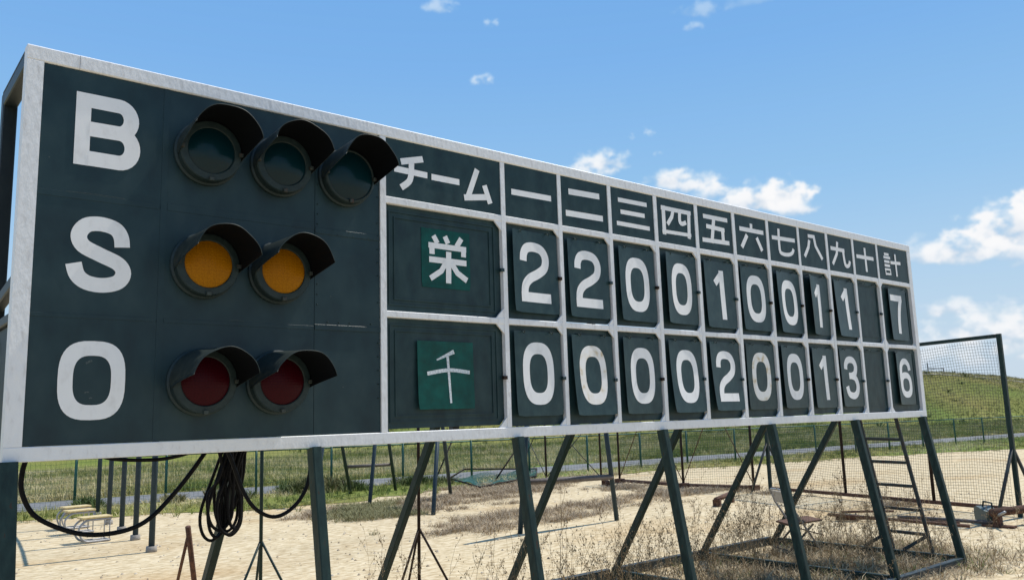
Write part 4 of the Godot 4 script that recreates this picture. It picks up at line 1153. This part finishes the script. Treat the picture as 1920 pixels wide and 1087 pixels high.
func vegetation() -> void:
	var n := FastNoiseLite.new()
	n.seed = 31; n.frequency = 0.16; n.fractal_octaves = 4
	var green := Color(0.14, 0.185, 0.042); var straw := Color(0.58, 0.49, 0.28); var olive := Color(0.34, 0.325, 0.12)
	var tufts := [tuft(8, 0.26, 0.16, 0.012, 3), tuft(9, 0.2, 0.2, 0.014, 4), tuft(7, 0.34, 0.14, 0.011, 5)]
	var sets := [[], [], []]
	# grass from the sand's edge to the foot of the bank
	var tries := 0
	var count := 0
	while count < 60000 and tries < 400000:
		tries += 1
		var x := 1.0 + 62.0 * pow(rng.randf(), 1.25)
		var e := edge_z(x)
		var z := e + 0.9 - rng.randf() * (22.0 + x * 0.2)
		if absf(z - road_z(x)) < 1.35 or absf(z - track_z(x)) < 0.7: continue
		var low := 0.5 if z > road_z(x) else 1.0
		if low < 1.0 and rng.randf() < 0.35: continue
		var g := n.get_noise_2d(x, z * 2.0) + 0.5 * n.get_noise_2d(x * 0.3 + 70, z)
		if z > e - 0.2 and rng.randf() > 0.35: continue
		var dry := clampf(0.52 + 0.38 * smoothstep(4.5, 1.0, absf(x - 16.5)) * smoothstep(-30.0, -24.0, z) + 0.15 * smoothstep(14, 4, x) + g * 1.2 + rng.randf_range(-0.25, 0.25), 0, 1)
		var c := green.lerp(olive, minf(dry * 2, 1)).lerp(straw, maxf(0, dry * 2 - 1))
		var v := rng.randf_range(0.75, 1.25)
		sets[rng.randi() % 3].append([place(x, height(x, z), z, rng.randf_range(0.55, 1.15) * (0.5 + 0.5 * low), rng.randf_range(0.7, 1.3) * (0.4 + 0.6 * low)), Color(c.r * v, c.g * v, c.b * v)])
		count += 1
	# sparser and larger on the bank
	for i in 26000:
		var x := 20.0 + 130.0 * pow(rng.randf(), 1.2)
		var z := crest_z(x) + rng.randf_range(-3, 34)
		if z > fence_z(x) - 4: continue
		var g := n.get_noise_2d(x * 0.4, z * 0.9) + clampf((height(x, z) - 2.0) / 7.0, -0.2, 0.5)
		var dry := clampf(0.45 + g * 0.9 + rng.randf_range(-0.25, 0.25), 0, 1)
		var c := green.lerp(olive, minf(dry * 2, 1)).lerp(straw, maxf(0, dry * 2 - 1)) * 0.72
		sets[rng.randi() % 3].append([place(x, height(x, z), z, rng.randf_range(0.8, 1.7), rng.randf_range(0.5, 0.9)), c])
	var bush := []
	for i in 190:
		var x := 34.0 + 110.0 * rng.randf()
		var z := crest_z(x) + rng.randf_range(0, 24)
		if z > fence_z(x) - 5 or n.get_noise_2d(x * 0.7, z * 0.9 + 80) < 0.05: continue
		var c := Color(0.075, 0.11, 0.032).lerp(Color(0.14, 0.155, 0.055), rng.randf())
		bush.append([place(x, height(x, z) - 0.03, z, rng.randf_range(1.0, 2.6), rng.randf_range(0.4, 0.8)), c])
	scatter("bank_weeds", "dark weedy clumps dotted over the grassy bank", "weeds", tuft(16, 0.34, 0.3, 0.04, 21), M.blade, bush)
	var names := ["mixed green and straw coloured grass growing along the path and bank", "shorter spreading grass growing along the path and bank", "taller thin grass growing along the path and bank"]
	for k in 3: scatter("grass", names[k], "grass", tufts[k], M.blade, sets[k])
	# dark leafy weeds along the fence at the left
	var sh := []
	for i in 1500:
		var x := rng.randf_range(1.5, 13.5)
		var w := n.get_noise_2d(x * 3.0, 7.0)
		if w < -0.05: continue
		var z := fence_z(x) + rng.randfn(0.5, 0.35)
		var c := Color(0.075, 0.11, 0.035).lerp(Color(0.22, 0.18, 0.09), clampf(n.get_noise_2d(x * 2, z * 2 + 50) + 0.35, 0, 1))
		sh.append([place(x, height(x, z), z, rng.randf_range(0.5, 1.0), rng.randf_range(0.7, 1.4) * (0.7 + w)), c])
	scatter("weeds", "dark leafy weeds crowding the foot of the green wire fence", "weeds", tuft(14, 0.34, 0.26, 0.022, 9), M.blade, sh)
	# dead grass lying in patches on the sand round the training frames
	var dead := []
	var bare := tuft(9, 0.13, 0.24, 0.009, 12)
	tries = 0
	while dead.size() < 8500 and tries < 160000:
		tries += 1
		var x := rng.randf_range(5.5, 17.5)
		var z := rng.randf_range(-15.0, -2.6)
		if z < edge_z(x): continue
		var mask := n.get_noise_2d(x * 0.8 + 200, z * 2.4) + 0.4 * n.get_noise_2d(x * 5, z * 9)
		var zone := smoothstep(-4.2, -6.5, z + 0.12 * (x - 8)) * smoothstep(5.5, 8.5, x - 0.15 * (z + 8)) * smoothstep(17.0, 13.5, x)
		if x > 12.5 and z > -7.0: zone = 0.9 * smoothstep(1.1, 0.2, absf(x - (13.4 - (z + 0.7) * 0.3)))
		zone = maxf(zone, smoothstep(1.6, 0.3, z - edge_z(x)) * 0.8)
		if mask + 0.80 * zone < 0.62 + rng.randf() * 0.62: continue
		var c := Color(0.24, 0.18, 0.12).lerp(Color(0.46, 0.37, 0.25), rng.randf())
		if n.get_noise_2d(x * 0.7, z * 0.7 + 33) > 0.30: c = c.lerp(Color(0.12, 0.15, 0.04), 0.6)
		dead.append([place(x, 0, z, rng.randf_range(0.4, 1.05), rng.randf_range(0.5, 1.1)), c])
	scatter("dead_grass", "flattened brown dead grass in patches over the sand", "grass", bare, M.blade, dead)
	# pebbles and clods
	var pst := begin(false)
	tube(pst, [Vector3(0, -0.006, 0), Vector3(0, 0.0, 0), Vector3(0, 0.010, 0)], 0.016, 0.006, 6)
	pst.generate_normals()
	var peb := []
	for i in 3800:
		var x := rng.randf_range(0.5, 17.0)
		var z := rng.randf_range(-13.0, 0.8)
		if z < edge_z(x): continue
		if n.get_noise_2d(x * 2.2 + 9, z * 3.0) < rng.randf_range(-0.5, 0.35): continue
		var c := Color(0.30, 0.23, 0.15).lerp(Color(0.56, 0.48, 0.36), rng.randf())
		if rng.randf() < 0.05: c = Color(0.13, 0.10, 0.07)
		peb.append([place(x, 0, z, pow(rng.randf(), 2.5) * 1.6 + 0.35, rng.randf_range(0.5, 1.0)), c])
	scatter("pebbles", "small pebbles, clods and crumbs scattered over the pale sand", "pebbles", pst.commit(), M.weed, peb)
	# litter and short dry grass under the board
	var lit := []
	while lit.size() < 2600:
		var x := rng.randf_range(2.6, 10.6)
		var z := rng.randfn(-0.6, 0.8)
		var dens := (0.12 * smoothstep(2.8, 4.6, x) + 0.88 * smoothstep(4.6, 7.2, x)) * smoothstep(-2.3, -1.7, z) * smoothstep(1.2, 0.4, z) * smoothstep(10.6, 9.2, x)
		if rng.randf() > dens: continue
		var c := Color(0.22, 0.16, 0.095).lerp(Color(0.52, 0.43, 0.28), pow(rng.randf(), 1.5))
		if rng.randf() < 0.08: c = Color(0.10, 0.13, 0.03)
		lit.append([place(x, 0, z, rng.randf_range(0.45, 1.0), rng.randf_range(0.45, 1.3)), c])
	scatter("dry_grass", "tangled short dry grass between the ground beams under the scoreboard", "grass", bare, M.blade, lit)
	# tall dead weeds with seed heads
	var ws := []
	for k in 8: ws.append([])
	var total := 0
	while total < 460:
		var x := rng.randf_range(2.2, 10.4)
		var z := rng.randfn(-1.2, 1.0)
		if z < -4.4 or z > 0.75: continue
		var dens := smoothstep(0.8, 8.0, x) * smoothstep(10.4, 9.0, x) * (0.08 + 0.92 * smoothstep(-2.7, -1.5, z))
		dens *= clampf(0.5 + 1.4 * n.get_noise_2d(x * 5, z * 5 + 11), 0.08, 1)
		if rng.randf() > dens: continue
		var c := Color(0.14, 0.093, 0.05).lerp(Color(0.42, 0.31, 0.18), rng.randf())
		ws[rng.randi() % 8].append([place(x, 0, z, rng.randf_range(0.6, 1.15), rng.randf_range(0.8, 1.15)), c])
		total += 1
	for k in 8: scatter("dead_weeds", "tall brittle brown weeds with seed heads standing around the scoreboard legs", "weeds", weed(100 + k), M.weed, ws[k])
